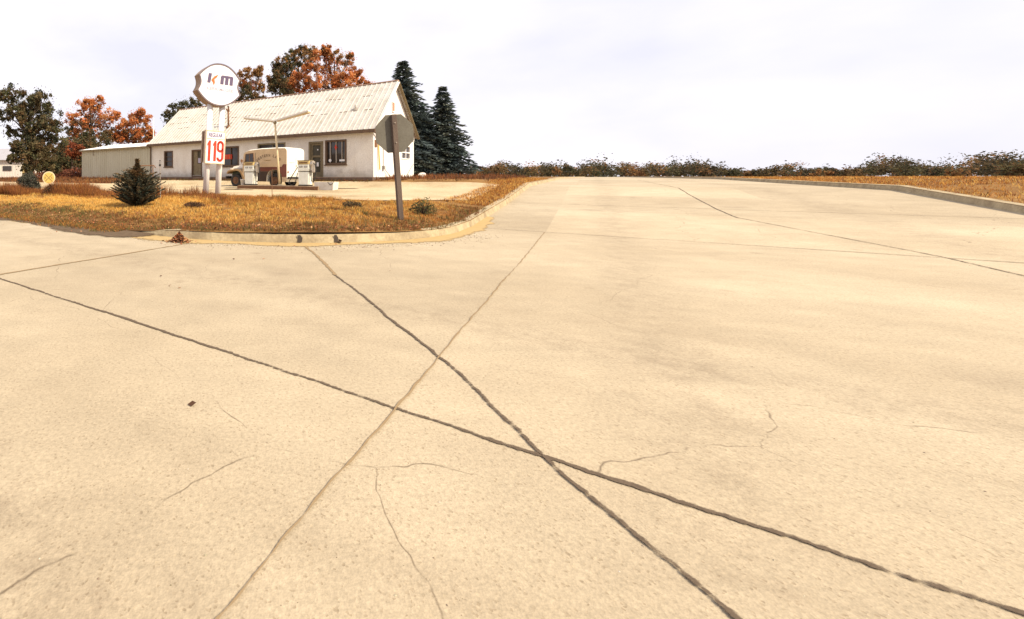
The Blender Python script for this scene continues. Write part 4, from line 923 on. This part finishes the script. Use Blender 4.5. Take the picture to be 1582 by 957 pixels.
for y0, y1 in ((0.02, -.44), (-WD - .02, -WD + .44)):
    fp = [(2.66, .42), (2.70, .56), (2.84, .82), (2.98, .93), (3.20, .985), (3.60, .97), (3.85, .90), (3.93, .76), (3.90, .72), (3.80, .83), (3.58, .885), (3.22, .90), (3.06, .86), (2.96, .78), (2.86, .60), (2.80, .42)]
    mb = MB(); mb.prism([(x, y0, z) for x, z in fp], (0, y1 - y0, 0)); fd = mb.build('front_fender', mat('brown_tan_fender_paint', (.40, .25, .11), (.25, .15, .07), .7, 5, .5, spec=.4) if y0 > -1 else M['cream'], tk, bevel=.012)
    mb = MB(); ym = y1 + (.01 if y0 > -1 else -.01); mb.box(2.9, 3.84, min(ym, ym + .02), max(ym, ym + .02), .42, .93); mb.build('inner_fender', M['greenfender'], fd)
mb = MB(); mb.box(3.96, 4.04, -WD + .05, -.05, .46, .60); mb.build('front_bumper', M['dark'], tk, bevel=.015)
mb = MB(); mb.box(-.13, -.04, -WD + .05, .0, .44, .56); mb.build('rear_bumper', M['dark'], tk, bevel=.015)
mb = MB(); mb.box(.2, 3.8, -WD + .25, -.25, .36, .55); mb.build('chassis', M['dark'], tk)
# rear doors
for y0, y1 in ((-.09, -WD / 2 + .008), (-WD / 2 - .008, -WD + .09)):
    mb = MB(); mb.box(-.012, -.001, y1, y0, .66, 1.84); rd = mb.build('rear_door', M['whitetruck'], tk, bevel=.01)
    mb = MB(); mb.box(-.03, -.0125, (y0 + y1) / 2 - .25, (y0 + y1) / 2 + .25, 1.28, 1.30); mb.build('door_strip', M['cream'], rd)
mb = MB(); mb.box(-.045, -.013, -WD / 2 - .05, -WD / 2 + .02, 1.08, 1.16); mb.build('door_handle', M['chrome'], tk)
mb = MB(); mb.lathe((-.01, -.10, .80), (-1, 0, 0), [(.05, 0), (.045, .03)], 12); mb.build('tail_lamp', M['maroon'], tk)
# wheels
for wx in (.75, 3.33):
    for wy, s in ((-.04, 1), (-WD + .04, -1)):
        mb = MB(); mb.lathe((wx, wy - .19 * s if s > 0 else wy + .19, .355), (0, s, 0), [(.20, 0), (.32, 0), (.355, .03), (.355, .15), (.32, .185), (.21, .185), (.20, .15)], 26); ty = mb.build('wheel', M['rubber'], tk, True)
        mb = MB(); c_ = (wx, wy - .19 * s if s > 0 else wy + .19, .355); mb.lathe(c_, (0, s, 0), [(.19, .08), (.205, .178), (.17, .165), (.11, .15), (.09, .185), (.0, .195)], 20); mb.build('hubcap', M['rust'], ty, True)
# sign-writing in an arc on the panel
mb = MB(); wrd = 'WESTERN LAND'; k = len(wrd)
for i, ch in enumerate(wrd):
    if ch == ' ': continue
    t = (i - (k - 1) / 2) / ((k - 1) / 2); th = t * R(37); Rr = 1.18
    cx = 1.12 - Rr * math.sin(th); cz = .50 + Rr * math.cos(th)
    mb.text(ch, (cx, .004, cz), (-math.cos(th), 0, -math.sin(th)), (-math.sin(th), 0, math.cos(th)), .10, .14, .003)
mb.build('lettering', M['brown'], tk)
mb = MB(); mb.text('COMPANY', (1.18, .004, 1.42), (-1, 0, 0), (0, 0, 1), .44, .065, .003); mb.build('lettering', mat('faded_truck_letters', (.32, .2, .08), None, .6, 10), tk)
mb = MB(); mb.tube([(2.72, .02, 1.22), (2.74, .16, 1.26), (2.74, .17, 1.42)], .012, 6); mb.lathe((2.74, .17, 1.42), (1, 0, 0), [(.09, -.015), (.1, 0), (.09, .015)], 12); mb.build('side_mirror', M['rust'], tk)

# ------------------------------------------------------------------ trees
def quad(vs, fs, cs, p, u, v, c, c2=None):
    o = len(vs); vs += [tuple(p - u), tuple(p + v), tuple(p + u), tuple(p - v)]; fs.append((o, o + 1, o + 2, o + 3)); cs += [c] * 4
def limb_path(p, q, wob):
    mid = (p + q) / 2 + rdir() * wob; return [p, lerp(p, mid, .5) + rdir() * wob * .3, mid, lerp(mid, q, .6) + rdir() * wob * .3, q]
def tree(name, label, cat, base, clumps, pal, leaf=.2, per=420, trunk_r=.22, group=None, trunk_h=None, sub=20, lean=(0, 0), lpal=None, aspect=.6):
    """clumps: (centre, radius, palette index); every crown is a cloud of leaf sprays round its limbs"""
    r_ = root(name, base, label, cat, 0, group)
    cl = [(c - base, rad, pi) for c, rad, pi in clumps]
    for c, rad, pi in list(cl):
        c2, r2, _p = random.choice(cl)
        if (c2 - c).length < 2.6 * rad: cl.append((c.lerp(c2, .5) + rdir() * rad * .35, rad * random.uniform(.5, .75), pi))
    topz = max(c.z for c, _, _ in cl); cx = sum(c.x for c, _, _ in cl) / len(cl); cy = sum(c.y for c, _, _ in cl) / len(cl)
    th = trunk_h or topz * .35; fork = Vector((lean[0] + cx * .4, lean[1] + cy * .4, th))
    mb = MB(); mb.tube([(0, 0, -.3), (.0, 0, .15), fork * .5 + rdir() * .06, fork], [trunk_r * 1.5, trunk_r * 1.1, trunk_r * .9, trunk_r * .8], 10); mb.build('trunk', M['bark'], r_, True)
    mb = MB(); lead = fork.lerp(Vector((cx, cy, topz * .92)), 1.0); spine = limb_path(fork, lead, .25)
    mb.tube(spine, [trunk_r * .75, trunk_r * .6, trunk_r * .42, trunk_r * .25, trunk_r * .08], 7)
    for c, rad, pi in cl:
        st_ = fork if c.z < th * 1.7 else spine[1 if c.z < topz * .7 else 2]
        pth = limb_path(st_, c, rad * .25); mb.tube(pth, [trunk_r * .38, trunk_r * .3, trunk_r * .2, trunk_r * .12, trunk_r * .05], 6)
        for i in range(4):
            e = c + rdir() * rad * random.uniform(.5, 1.0); mb.tube(limb_path(lerp(pth[2], c, random.random()), e, rad * .12), [trunk_r * .1, .02, .016, .012, .006], 5, caps=False)
    mb.build('limbs', M['bark'], r_, True)
    vs, fs, cs = [], [], []
    for c, rad, pi in cl:
        pl = pal[pi]
        for k in range(sub):
            d_ = rdir(); d_.z = d_.z * .85; s_c = c + d_ * rad * random.uniform(.3, 1.0) ** .8 * random.choice((1, 1, 1.2)); s_r = rad * random.uniform(.14, .40)
            colr = random.choice(pl); tone = random.uniform(.65, 1.3)
            for _ in range(max(3, int(per * 1.5 / sub * (s_r / rad / .3)))):
                p = s_c + rdir() * s_r * random.random() ** .45
                u = rdir(); v = u.orthogonal().normalized(); v = (v * math.cos(1) + u.cross(v) * random.uniform(-1, 1)).normalized()
                s_ = leaf * random.uniform(.55, 1.25); cc = jit(colr, .22); quad(vs, fs, cs, p, u * s_ * .5, v * s_ * .5 * aspect, (cc[0] * tone, cc[1] * tone, cc[2] * tone))
        for _ in range(int(per * .12)):                                   # stray twigs beyond the outline
            p = c + rdir() * rad * random.uniform(.95, 1.28); u = rdir(); v = u.orthogonal().normalized(); s_ = leaf * random.uniform(.4, .9)
            quad(vs, fs, cs, p, u * s_ * .5, v * s_ * .5 * aspect, jit(random.choice(pl), .25))
    cards('crown', vs, fs, cs, M['leaf'], r_)
    return r_
def pxc(lst, d, spread):
    o = []
    for x, y_, r_, *k in lst:
        dd = d + random.uniform(-spread, spread); o.append((PX(x, y_, dd), r_ / FPX * dd, k[0] if k else 0))
    return o
DG = [(0.083, 0.082, 0.041), (0.109, 0.097, 0.046), (0.064, 0.067, 0.038), (0.141, 0.109, 0.054)]
DB = [(0.166, 0.1, 0.046), (0.122, 0.09, 0.044), (0.218, 0.118, 0.049)]
OR = [(.56, .225, .075), (.48, .18, .06), (.62, .29, .11), (.37, .14, .055)]
ORD = [(0.393, 0.14, 0.049), (0.262, 0.106, 0.046), (0.525, 0.18, 0.058), (0.164, 0.09, 0.041)]
TA = [(0.384, 0.218, 0.09), (0.282, 0.154, 0.058), (0.461, 0.282, 0.128)]
RD = [(.26, .07, .03), (.18, .05, .025), (.32, .10, .04)]
base = G(45, 26)
tree('elm_tree', 'tall dark green elm with several stems by the lot edge', 'tree', base,
     pxc([(22, 150, 17), (10, 178, 16), (28, 172, 14), (62, 152, 17), (72, 172, 20), (55, 180, 18), (82, 195, 15), (64, 205, 23), (40, 208, 14), (84, 222, 18), (60, 236, 24), (32, 234, 12), (88, 248, 15), (70, 258, 18), (45, 258, 16), (40, 182, 13), (48, 196, 14), (42, 226, 15), (70, 190, 15), (58, 222, 16), (80, 262, 12), (22, 246, 9), (26, 226, 10), (50, 155, 10), (8, 150, 10), (16, 205, 10)], 26, 1.3),
     [DG + [(.12, .075, .035)]], .135, 820, .19, trunk_h=1.5)
tree('dark_tree', 'dark shadowy tree between the elm and the shed', 'tree', G(108, 50).xyz,
     pxc([(104, 222, 18, 0), (126, 232, 15, 0), (92, 240, 16, 0), (120, 250, 16, 0), (108, 256, 14, 0), (98, 262, 14), (118, 266, 12), (84, 250, 14), (78, 266, 11), (130, 245, 14), (112, 240, 18), (134, 228, 13), (135, 215, 12, 0), (86, 262, 10, 0), (130, 262, 10)], 50, 2), [DG + DB], .25, 800, .25)
tree('red_tree', 'small dull red tree in front of the dark tree by the shed', 'tree', G(112, 47), pxc([(110, 226, 10), (116, 236, 10), (104, 237, 7), (124, 229, 6)], 47, 1), [RD], .24, 330, .14)
tree('orange_tree', 'orange autumn tree rising between the elm and the shed', 'tree', G(142, 62),
     pxc([(150, 163, 13), (128, 168, 13), (165, 178, 15), (112, 182, 12), (142, 182, 17, 1), (178, 180, 9), (124, 195, 16, 1), (158, 198, 18, 1), (140, 210, 20, 2), (112, 205, 12, 2), (172, 205, 12, 1), (155, 222, 18, 2), (122, 222, 14, 2), (136, 158, 8), (154, 153, 5)], 62, 3), [OR, ORD, DG + DB], .26, 760, .3)
tree('orange_tree', 'rounded orange tree just left of the station roof above the shed', 'tree', G(210, 64),
     pxc([(212, 180, 12), (198, 190, 13), (224, 185, 10), (208, 198, 17, 1), (228, 203, 12), (188, 202, 13, 1), (214, 215, 16, 1), (196, 216, 15, 1), (232, 215, 10), (180, 213, 10, 1), (218, 172, 6)], 64, 3), [OR, ORD], .26, 740, .28)
tree('green_tree', 'dark green tree showing over the left end of the station roof', 'tree', G(285, 58),
     pxc([(286, 163, 14), (268, 170, 11), (303, 160, 13), (258, 182, 9), (276, 184, 13), (296, 180, 17), (262, 195, 9), (318, 172, 14), (282, 200, 18), (312, 195, 16)], 58, 2.5), [DG + [(.10, .085, .035)]], .24, 760, .28)
tree('brown_tree', 'slim brown and tan tree just right of the sign head', 'tree', G(390, 54),
     pxc([(379, 116, 10), (398, 114, 9), (372, 130, 11, 1), (390, 134, 14, 1), (404, 135, 9, 1), (380, 152, 14, 2), (400, 152, 13, 2), (392, 170, 18, 2), (368, 150, 9, 1), (384, 108, 5), (402, 106, 5)], 54, 2), [TA, ORD + TA, DB + DG], .22, 760, .25)
tree('mixed_tree', 'big dark green and brown tree behind the ridge, left of the orange one', 'tree', G(440, 62),
     pxc([(442, 94, 13, 1), (430, 106, 12), (458, 86, 13, 1), (424, 122, 13), (440, 116, 17), (470, 80, 11, 1), (455, 106, 16), (428, 138, 14), (446, 138, 18), (474, 98, 15, 1), (420, 136, 7), (440, 160, 22), (484, 82, 10, 2), (465, 130, 16)], 62, 3), [DG + DB, DG + TA, TA], .25, 880, .35)
tree('orange_maple', 'broad bright orange maple rising behind the station ridge', 'tree', G(512, 54),
     pxc([(500, 88, 14), (520, 86, 12, 1), (536, 94, 12, 1), (482, 104, 14), (508, 106, 17), (534, 112, 16), (552, 112, 10), (466, 118, 14), (490, 124, 17), (518, 126, 18), (545, 126, 15), (562, 128, 9), (452, 128, 9), (470, 135, 13, 2), (508, 140, 18, 2), (540, 138, 13), (504, 76, 8, 1), (540, 86, 6, 1), (576, 133, 6), (500, 165, 22, 2), (540, 160, 18, 2)], 54, 3),
     [OR, OR + TA, ORD], .22, 900, .4)
def conifer(name, label, base, H_, R0, pal, nw=34, per=9, sp=.26, low=.06, up=.0, droop=.28, shrub=False, pw=.82, ptop=None, prof=None):
    r_ = root(name, base, label, 'tree' if not shrub else 'shrub')
    mb = MB(); mb.tube([(0, 0, -.2), (0, 0, H_ * .5), (0, 0, H_ * .98)], [max(.03, H_ * .018), H_ * .011, .006], 8); mb.build('trunk', M['bark'], r_, True)
    vs, fs, cs = [], [], []
    for w in range(nw):
        t = (w + random.uniform(-.4, .4)) / nw; t = max(0, min(.995, t)); z0 = H_ * (low + (1 - low) * t)
        rad = R0 * (knots(prof, t) if prof else (1 - t) ** pw) * random.uniform(.82, 1.12) + (.003 if shrub else .012) * H_
        nb = max(4, int(per * (1 - t * .6))); a0 = random.uniform(0, 6.28)
        for b_ in range(nb):
            an = a0 + 6.283 * b_ / nb + random.uniform(-.25, .25); L_ = rad * random.uniform(.55, 1.18); out = Vector((math.cos(an), math.sin(an), 0)); sd = Vector((-out.y, out.x, 0)); tone = random.uniform(.65, 1.25)
            k = max(4, int(L_ / sp * 2.0)); colr = random.choice(ptop if ptop and t > .55 + random.uniform(-.15, .15) else pal)
            for i in range(k):
                f = (i + .6) / k; zz = z0 + up * L_ * f - droop * L_ * f * f + .10 * L_ * max(0, f - .7)
                p = out * (L_ * f) + Vector((0, 0, zz))
                wd = sp * (1.25 - .75 * f)
                for s_ in (-1, 1, 0):
                    q = p + sd * (s_ * wd * random.uniform(.25, .8)) + Vector((0, 0, random.uniform(-.35, .12) * sp))
                    dv_ = (out * random.uniform(.5, 1.1) + sd * s_ * random.uniform(.4, 1.1) + Vector((0, 0, random.uniform(-.35, .25) + up * .8))).normalized()
                    nv = dv_.cross(rdir()); nv = nv.normalized() if nv.length > .05 else dv_.orthogonal()
                    c = jit(colr, .25); quad(vs, fs, cs, q, dv_ * sp * random.uniform(.45, .75), nv * sp * random.uniform(.14, .24), (c[0] * tone, c[1] * tone, c[2] * tone))
    cards('crown', vs, fs, cs, M['needle'], r_); return r_
SPR = [(.068, .090, .088), (.084, .104, .092), (.056, .074, .074), (.10, .11, .088)]
b = PX(622, 273, 43); b.z = 1.09; conifer('spruce_tree', 'tall pointed dark spruce right behind the gable end', b, (273 - 92) / FPX * 43, 5.0, SPR, 52, 15, .42)
b = PX(684, 273, 42); b.z = 1.09; conifer('spruce_tree', 'shorter dark spruce standing free to the right of the taller one', b, (273 - 132) / FPX * 42, 3.3, SPR, 44, 15, .38)
b = PX(655, 273, 48); b.z = 1.09; conifer('spruce_tree', 'low broad spruce filling the gap behind the two pointed spruces', b, (273 - 176) / FPX * 48, 3.6, SPR, 34, 15, .42)
CED = [(.056, .064, .045), (.08, .072, .043), (.045, .052, .04), (.11, .08, .043)]
b = G(212, 12.7); b.z -= .02
conifer('cedar_shrub', 'young ragged cedar bush growing on the verge', b, 1.40, .66, CED, 46, 17, .066, .01, .42, .0, True, 1.15, [(.15, .085, .035), (.10, .065, .03), (.06, .05, .028)], [(0, .80), (.12, .98), (.35, 1.0), (.52, .80), (.66, .46), (.78, .17), (.88, .05), (1, .0)])
# dark low juniper at the foot of the elm
def bush(name, label, base, rx, rz, n, pal, leaf, mname='leaf', stems=9):
    r_ = root(name, base, label, 'shrub'); mb = MB(); vs, fs, cs = [], [], []
    for i in range(stems):
        d_ = rdir(); d_.z = abs(d_.z) + .5; d_.normalize(); e = Vector((d_.x * rx * .9, d_.y * rx * .9, d_.z * rz * .95)); mb.tube([(0, 0, -.05), e * .5 + rdir() * .03, e], [.018, .011, .004], 5)
    mb.build('stems', M['bark'], r_)
    for i in range(n):
        d_ = rdir(); d_.z = abs(d_.z); k = random.random() ** .4; p = Vector((d_.x * rx * k, d_.y * rx * k, d_.z * rz * k + .03)); p *= 1 + .25 * noise.noise(p * 4 + Vector(base)); 
        u = (rdir() + d_).normalized(); v = u.orthogonal().normalized(); s_ = leaf * random.uniform(.5, 1.2); quad(vs, fs, cs, p, u * s_ * .5, v * s_ * .25, jit(random.choice(pal), .3))
    cards('foliage', vs, fs, cs, M[mname], r_); return r_
bush('juniper_bush', 'low dense dark bush at the foot of the elm', G(44, 20.5), .54, .92, 6000, [(.05, .05, .036), (.07, .06, .042), (.04, .042, .034)], .09, 'needle', 12)
bush('weed_plant', 'scraggly green-brown weed right of the stop sign post', G(654, 10.6), .30, .36, 330, [(.10, .09, .03), (.16, .11, .04), (.06, .06, .025)], .09, 'leaf', 14)
bush('dark_clump', 'small dark weed clump in the grass left of the stop sign', G(545, 10.9), .26, .13, 420, [(.06, .045, .025), (.10, .065, .03)], .06, 'leaf', 6)  # dark leaves stand in for the shadow the sign casts on the grass
bush('dark_clump', 'dark brown weed clump in front of the sign poles', G(300, 12.0), .30, .12, 420, [(.07, .04, .025), (.12, .06, .03)], .06, 'leaf', 6)
bush('round_weed', 'dark rounded weed below the round yellow sign', G(80, 19.0), .35, .40, 900, [(.07, .045, .025), (.12, .06, .03)], .08, 'leaf', 8)
for x_, lab in ((70, 'dull red dead bush beyond the round yellow sign'), (92, 'dull red dead bush below the dark tree'), (116, 'dull red dead bush next to the shed corner')):
    bush('dead_bush', lab, G(x_, 44), 1.5, random.uniform(.8, 1.1), 900, [(.15, .05, .03), (.10, .04, .025), (.20, .07, .035)], .22, 'leaf', 9)
# white rock by the spruces
mb = MB(); pr = []
b = PX(652, 270, 27.5); a_, u_ = AU(b.x, b.y); b.z = zg(a_, u_)
for i in range(7):
    t = i / 6 * math.pi; pr.append((max(.004, .24 * math.sin(t)), .15 - .17 * math.cos(t)))
mb.lathe((0, 0, 0), (0, 0, 1), pr, 12)
mb.v = [tuple(Vector(v) * (1 + .35 * noise.noise(Vector(v) * 5))) for v in mb.v]; o = mb.build('white_rock', M['rock'], loc=b); tag(o, 'white rock lying on the bare ground before the spruces', 'rock')

# ------------------------------------------------------------------ grass, weeds, leaf litter
def blades(name, spots, m, label=None):
    vs, fs, cs = [], [], []
    for p, h, n, col, spr, wd in spots:
        for i in range(n):
            an = random.uniform(0, 6.283); o_ = Vector((math.cos(an), math.sin(an), 0)); q = p + o_ * random.random() * spr; hh = h * random.uniform(.5, 1.2); ln = o_ * hh * random.uniform(.1, .75); sd = Vector((-o_.y, o_.x, 0)) * wd * random.uniform(.6, 1.3)
            c = jit(col, .17); k = len(vs)
            vs += [tuple(q - sd), tuple(q + sd), tuple(q + ln * .45 + sd * .7 + Vector((0, 0, hh * .62))), tuple(q + ln * .45 - sd * .7 + Vector((0, 0, hh * .62))), tuple(q + ln + Vector((0, 0, hh)))]
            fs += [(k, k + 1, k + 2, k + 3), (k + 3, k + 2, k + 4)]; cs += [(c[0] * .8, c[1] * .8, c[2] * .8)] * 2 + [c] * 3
    o = cards(name, vs, fs, cs, m); o['kind'] = 'stuff'
    if label: o['label'] = label
    return o
GOLD = [(.72, .42, .10), (.65, .34, .07), (.74, .50, .16)]; OB = [(.46, .205, .05), (.37, .15, .038), (.53, .26, .068)]
RB = [(.22, .085, .035), (.28, .11, .04), (.16, .08, .035)]; GB = [(.15, .14, .045), (.20, .165, .055), (.11, .105, .038)]
sp = []
def verge_spot(a, u, scale=1.0):
    k = umax_nw(a) - u if a > AB + RC else min(umax_nw(a) - u, RC - math.hypot(a - AB - RC, max(0, u - UA + RC)) if u > UA - RC else a - AB)
    n1 = noise.noise(Vector((a * .55, u * .9, 0))); n2 = noise.noise(Vector((a * 1.9, u * 1.9, 7)))
    right = smooth((2.0 - a) / 6)                                     # towards the stop sign the grass is browner
    pg = smooth(1.45 - abs(k - 2.3) / 2.0 + .95 * n1 + .6 * n2) * (1 - .55 * right)
    near = smooth(((1.75 if a > -2 else 1.2) - k + .7 * n1 + .4 * n2) / .9)  # darker grass by the kerb, widened on the left to paint in shade
    rr_ = random.random()
    if rr_ < near: col = random.choice(RB if random.random() < (.6 if a < 1 else .35) else GB)
    elif rr_ < near + (1 - near) * pg: col = random.choice(GOLD)
    elif n2 > .22 and random.random() < .5: col = random.choice(GB)
    else: col = random.choice(OB if random.random() < .8 else (GB + RB))
    h = .055 + .05 * (n2 + .6) + (.05 if k > 3.6 else 0)
    return col, max(.03, h) * scale
for _ in range(46000):
    u = random.uniform(9.6, 17.75); a = random.uniform(AB + .05, 7) if random.random() < .62 else random.uniform(7, 24)
    if u > umax_nw(a) - .08: continue
    e = lot_edge(a) - .1 if a > -5 else 8.5
    if u < e + .25 * noise.noise(Vector((a * 3, u * 3, 1))): continue
    if noise.noise(Vector((a * 2.3, u * 2.3, 31))) > .42: continue
    col, h = verge_spot(a, u); sp.append((W(a, u, zg(a, u) - .01), h * .85, 6, col, .06, .0036))
for _ in range(9000):                                                     # grass creeping over the kerb on the left leg
    a = random.uniform(-1.6, 16) if random.random() < .9 else random.uniform(-6, 0); u = umax_nw(a) + random.gauss(.04, .15)
    d_ = u - umax_nw(a)
    if a < -1.6 and d_ > -.12: continue
    sp.append((W(a, u, zg(a, u) if d_ < 0 else .02), .06, 4, random.choice(GB + RB + OB), .06, .0045))
for _ in range(15000):                                                     # strips beside the side street and the far corner
    if random.random() < .3: a = random.uniform(AB + .1, AB + 1.4); u = random.uniform(-12, 9)
    else: a = AC - abs(random.gauss(0, 1)) * 5 - .15; u = random.uniform(-25, 17)
    if a < AC and u > umax_ne(a) - .1: continue
    sp.append((W(a, u, zg(a, u) - .01), random.uniform(.04, .12), 5, random.choice(OB + OB + GOLD + RB), .12, .006))
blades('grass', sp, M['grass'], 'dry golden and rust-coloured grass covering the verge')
sp = []
for _ in range(11000):                                                     # tall rusty weeds at the lot edge
    a = random.gauss(9.5, 5.2); u = lot_edge(a) + random.uniform(.0, 1.5) + .3
    f = noise.noise(Vector((a * .7, u * .8, 20)))
    if a < -1 or a > 26 or f < -.12: continue
    hh = (.20 + .62 * max(0, f + .05)) * (1.0 if a > 3 else .6)
    sp.append((W(a, u, zg(a, u) - .02), hh, 4, random.choice(RB + OB[:2] + [(.30, .11, .05)]), .10, .006))
for _ in range(2600):                                                     # rough strip by the buildings and under the spruces
    if random.random() < .6: a = random.uniform(18.5, 42); u = random.uniform(.3, 3.2)
    else: a = random.uniform(-5.8, -.4); u = random.uniform(-14, .8)
    sp.append((W(a, u, zg(a, u) - .02), random.uniform(.1, .32), 5, random.choice(RB + [(.09, .045, .03)]), .2, .014))
for _ in range(1500):
    a = random.uniform(-.3, 18); u = 1.05 + abs(random.gauss(0, .12)); sp.append((W(a, u, zg(a, u) - .02), random.uniform(.05, .16), 4, random.choice(RB + GB + [(.07, .04, .03)]), .1, .01))
blades('weeds', sp, M['grass'], 'rust-brown dead weeds along the lot edge and building foot')
vs, fs, cs = [], [], []
def litter(a, u, z, s, col):
    nv = (Vector((0, 0, 1)) + rdir() * .6).normalized(); x_ = nv.orthogonal().normalized(); x_ = (x_ * math.cos(random.uniform(0, 6)) + nv.cross(x_)).normalized(); quad(vs, fs, cs, W(a, u, z), x_ * s * .5, nv.cross(x_) * s * .33, jit(col, .3))
LC = [(.22, .07, .03), (.34, .12, .045), (.14, .055, .03), (.45, .24, .12), (.10, .05, .03)]
for _ in range(2600):
    a = random.uniform(AB + .1, 9); k = abs(random.gauss(.1, .55)) + .1; u = umax_nw(a) - k
    if a < AB + .3 or u < 9: continue
    litter(a, u, zg(a, u) + random.uniform(.01, .06), random.uniform(.025, .06), random.choice(LC))
for _ in range(70):
    a = random.uniform(-9, 8); u = umax_nw(max(a, AB)) + abs(random.gauss(0, .8)) + .05
    if a < AB: continue
    litter(a, u, .014, random.uniform(.02, .05), random.choice(LC))
for _ in range(26):
    a = random.uniform(-14, 6); u = random.uniform(17.5, 26); litter(a, u, zroad(u) + .012, random.uniform(.025, .05), random.choice(LC))
o = cards('fallen_leaves', vs, fs, cs, M['litter']); o['kind'] = 'stuff'; o['label'] = 'reddish fallen leaves scattered along the kerb'
vs, fs, cs = [], [], []
a0, u0 = AU((277 - 346) / FPX * 7.85, 7.85)
for _ in range(520):
    r_ = abs(random.gauss(0, .10)); t = random.uniform(0, 6.283); a, u = a0 + r_ * 1.3 * math.cos(t), u0 + r_ * math.sin(t)
    litter(a, u, .015 + max(0, .17 - r_ * 1.1) * random.random() ** .6, random.uniform(.03, .065), random.choice(LC))
o = cards('leaf_pile', vs, fs, cs, M['litter']); o['kind'] = 'stuff'; o['label'] = 'heap of reddish leaves caught in the broken kerb'
vs, fs, cs = [], [], []
a0, u0 = AU((521 - 346) / FPX * 7.75, 7.75)
for _ in range(160):
    t = random.gauss(0, .07); a, u = a0 - .7 * t + random.gauss(0, .03), u0 + t * .8; litter(a, u, .02 + .1 * random.random() * max(0, 1 - abs(t) / .15), random.uniform(.03, .06), random.choice([(.07, .045, .03), (.12, .07, .04)]))
o = cards('leaf_pile', vs, fs, cs, M['litter']); o['kind'] = 'stuff'; o['label'] = 'small dark clump of rotting leaves against the kerb face'
# broken joint in the kerb
for cpx, cdp in ((463, 7.72), (521, 7.62)):
    a1_, u1_ = AU((cpx - 346) / FPX * cdp, cdp); mb = MB(); wj = 1.0 if cpx == 463 else (.8 if cpx == 521 else .35)
    th = math.atan2(a1_ - AB - RC, u1_ - UA + RC); ca, cu = AB + RC + RC * math.sin(th), UA - RC + RC * math.cos(th); oa, ou = math.sin(th), math.cos(th); ta, tu = ou, -oa
    pts = [(x * wj, z) for x, z in [(-.02, .03), (.05, .03), (.03, .10), (.055, .145), (.0, .15), (-.035, .10)]]
    mb.prism([W(ca + ta * x + oa * (.045 - z * .2), cu + tu * x + ou * (.045 - z * .2), z) for x, z in pts], W(oa * .01, ou * .01) - W(0, 0)); struct(mb.build('kerb_crack', M['tarcrack']))

# grit lying on the concrete
vs, fs, cs = [], [], []
def grit(x, y, s):
    a, u = AU(x, y); z = zroad(u) + s * .25; o = len(vs); t = random.uniform(0, 6.283); f = random.uniform(.5, 1)
    for i in range(5): vs.append((x + s * math.cos(t + i * 1.257) * (f if i % 2 else 1), y + s * math.sin(t + i * 1.257) * f, z - s * .2))
    vs.append((x + s * .15, y, z + s * random.uniform(.3, .6))); fs.extend([(o + i, o + (i + 1) % 5, o + 5) for i in range(5)]); c = jit(random.choice([(.24, .19, .13), (.36, .30, .22), (.17, .13, .10), (.50, .44, .35)]), .2); cs.extend([c] * 6)
for _ in range(1500):
    y = .9 + 11 * random.random() ** 1.6; x = random.uniform(-.55, 1.9) * y
    a, u = AU(x, y)
    if a > AC + .2 and (u > umax_nw(max(a, AB)) + .05 if a > AB else True) and noise.noise(Vector((x * .9, y * .9, 5))) > .05: grit(x, y, random.choice((.0012, .0016, .002, .002, .003, .0045)) * random.uniform(.7, 1.3))
for _ in range(1800):                                                     # gathered in the gutter
    t = random.uniform(0, math.pi / 2); r_ = RC + .06 + abs(random.gauss(0, .3)); p = W(AB + RC - r_ * math.sin(t), UA - RC + r_ * math.cos(t)); grit(p.x, p.y, random.uniform(.006, .016))
o = cards('gravel_grit', vs, fs, cs, M['litter']); o['kind'] = 'stuff'; o['label'] = 'loose grit and small stones on the pavement'

# ------------------------------------------------------------------ distant treeline past the side street
vs, fs, cs = [], [], []
FT = [(.10, .075, .03), (.14, .085, .035), (.07, .065, .03), (.22, .11, .04), (.06, .05, .03)]
for i in range(760):
    px = random.uniform(728, 1950); d_ = random.uniform(150, 240) if px < 1500 else random.uniform(95, 135); c = PX(px, 273, d_)
    tall = noise.noise(Vector((px * .009, 3, 0))) + .6 * noise.noise(Vector((px * .03, 8, 0)))
    hgt = max(3.0, 4.6 + 6.0 * tall + random.uniform(-1.4, 1.8)); colr = random.choice(FT); tone = random.uniform(.7, 1.25); wd = hgt * random.uniform(.4, .65)
    lobes = [(random.uniform(-.7, .7) * wd, random.uniform(-.7, .7) * wd, hgt * random.uniform(.15, .85), wd * random.uniform(.35, .65)) for _ in range(6)]
    for lx, ly, lz, lr in lobes:
        for k in range(24):
            v0 = rdir() * random.random() ** .4 * lr; p = Vector((c.x + lx + v0.x, c.y + ly + v0.y, .7 + max(0, lz + v0.z)))
            u = rdir(); v = u.orthogonal().normalized(); s_ = random.uniform(.35, .85) * (.6 + d_ / 400); cc = jit(colr, .28); quad(vs, fs, cs, p, u * s_ * .5, v * s_ * .4, (cc[0] * tone, cc[1] * tone, cc[2] * tone))
o = cards('treeline', vs, fs, cs, M['leaf']); o['kind'] = 'stuff'; o['label'] = 'low far-off belt of autumn trees past the side street'
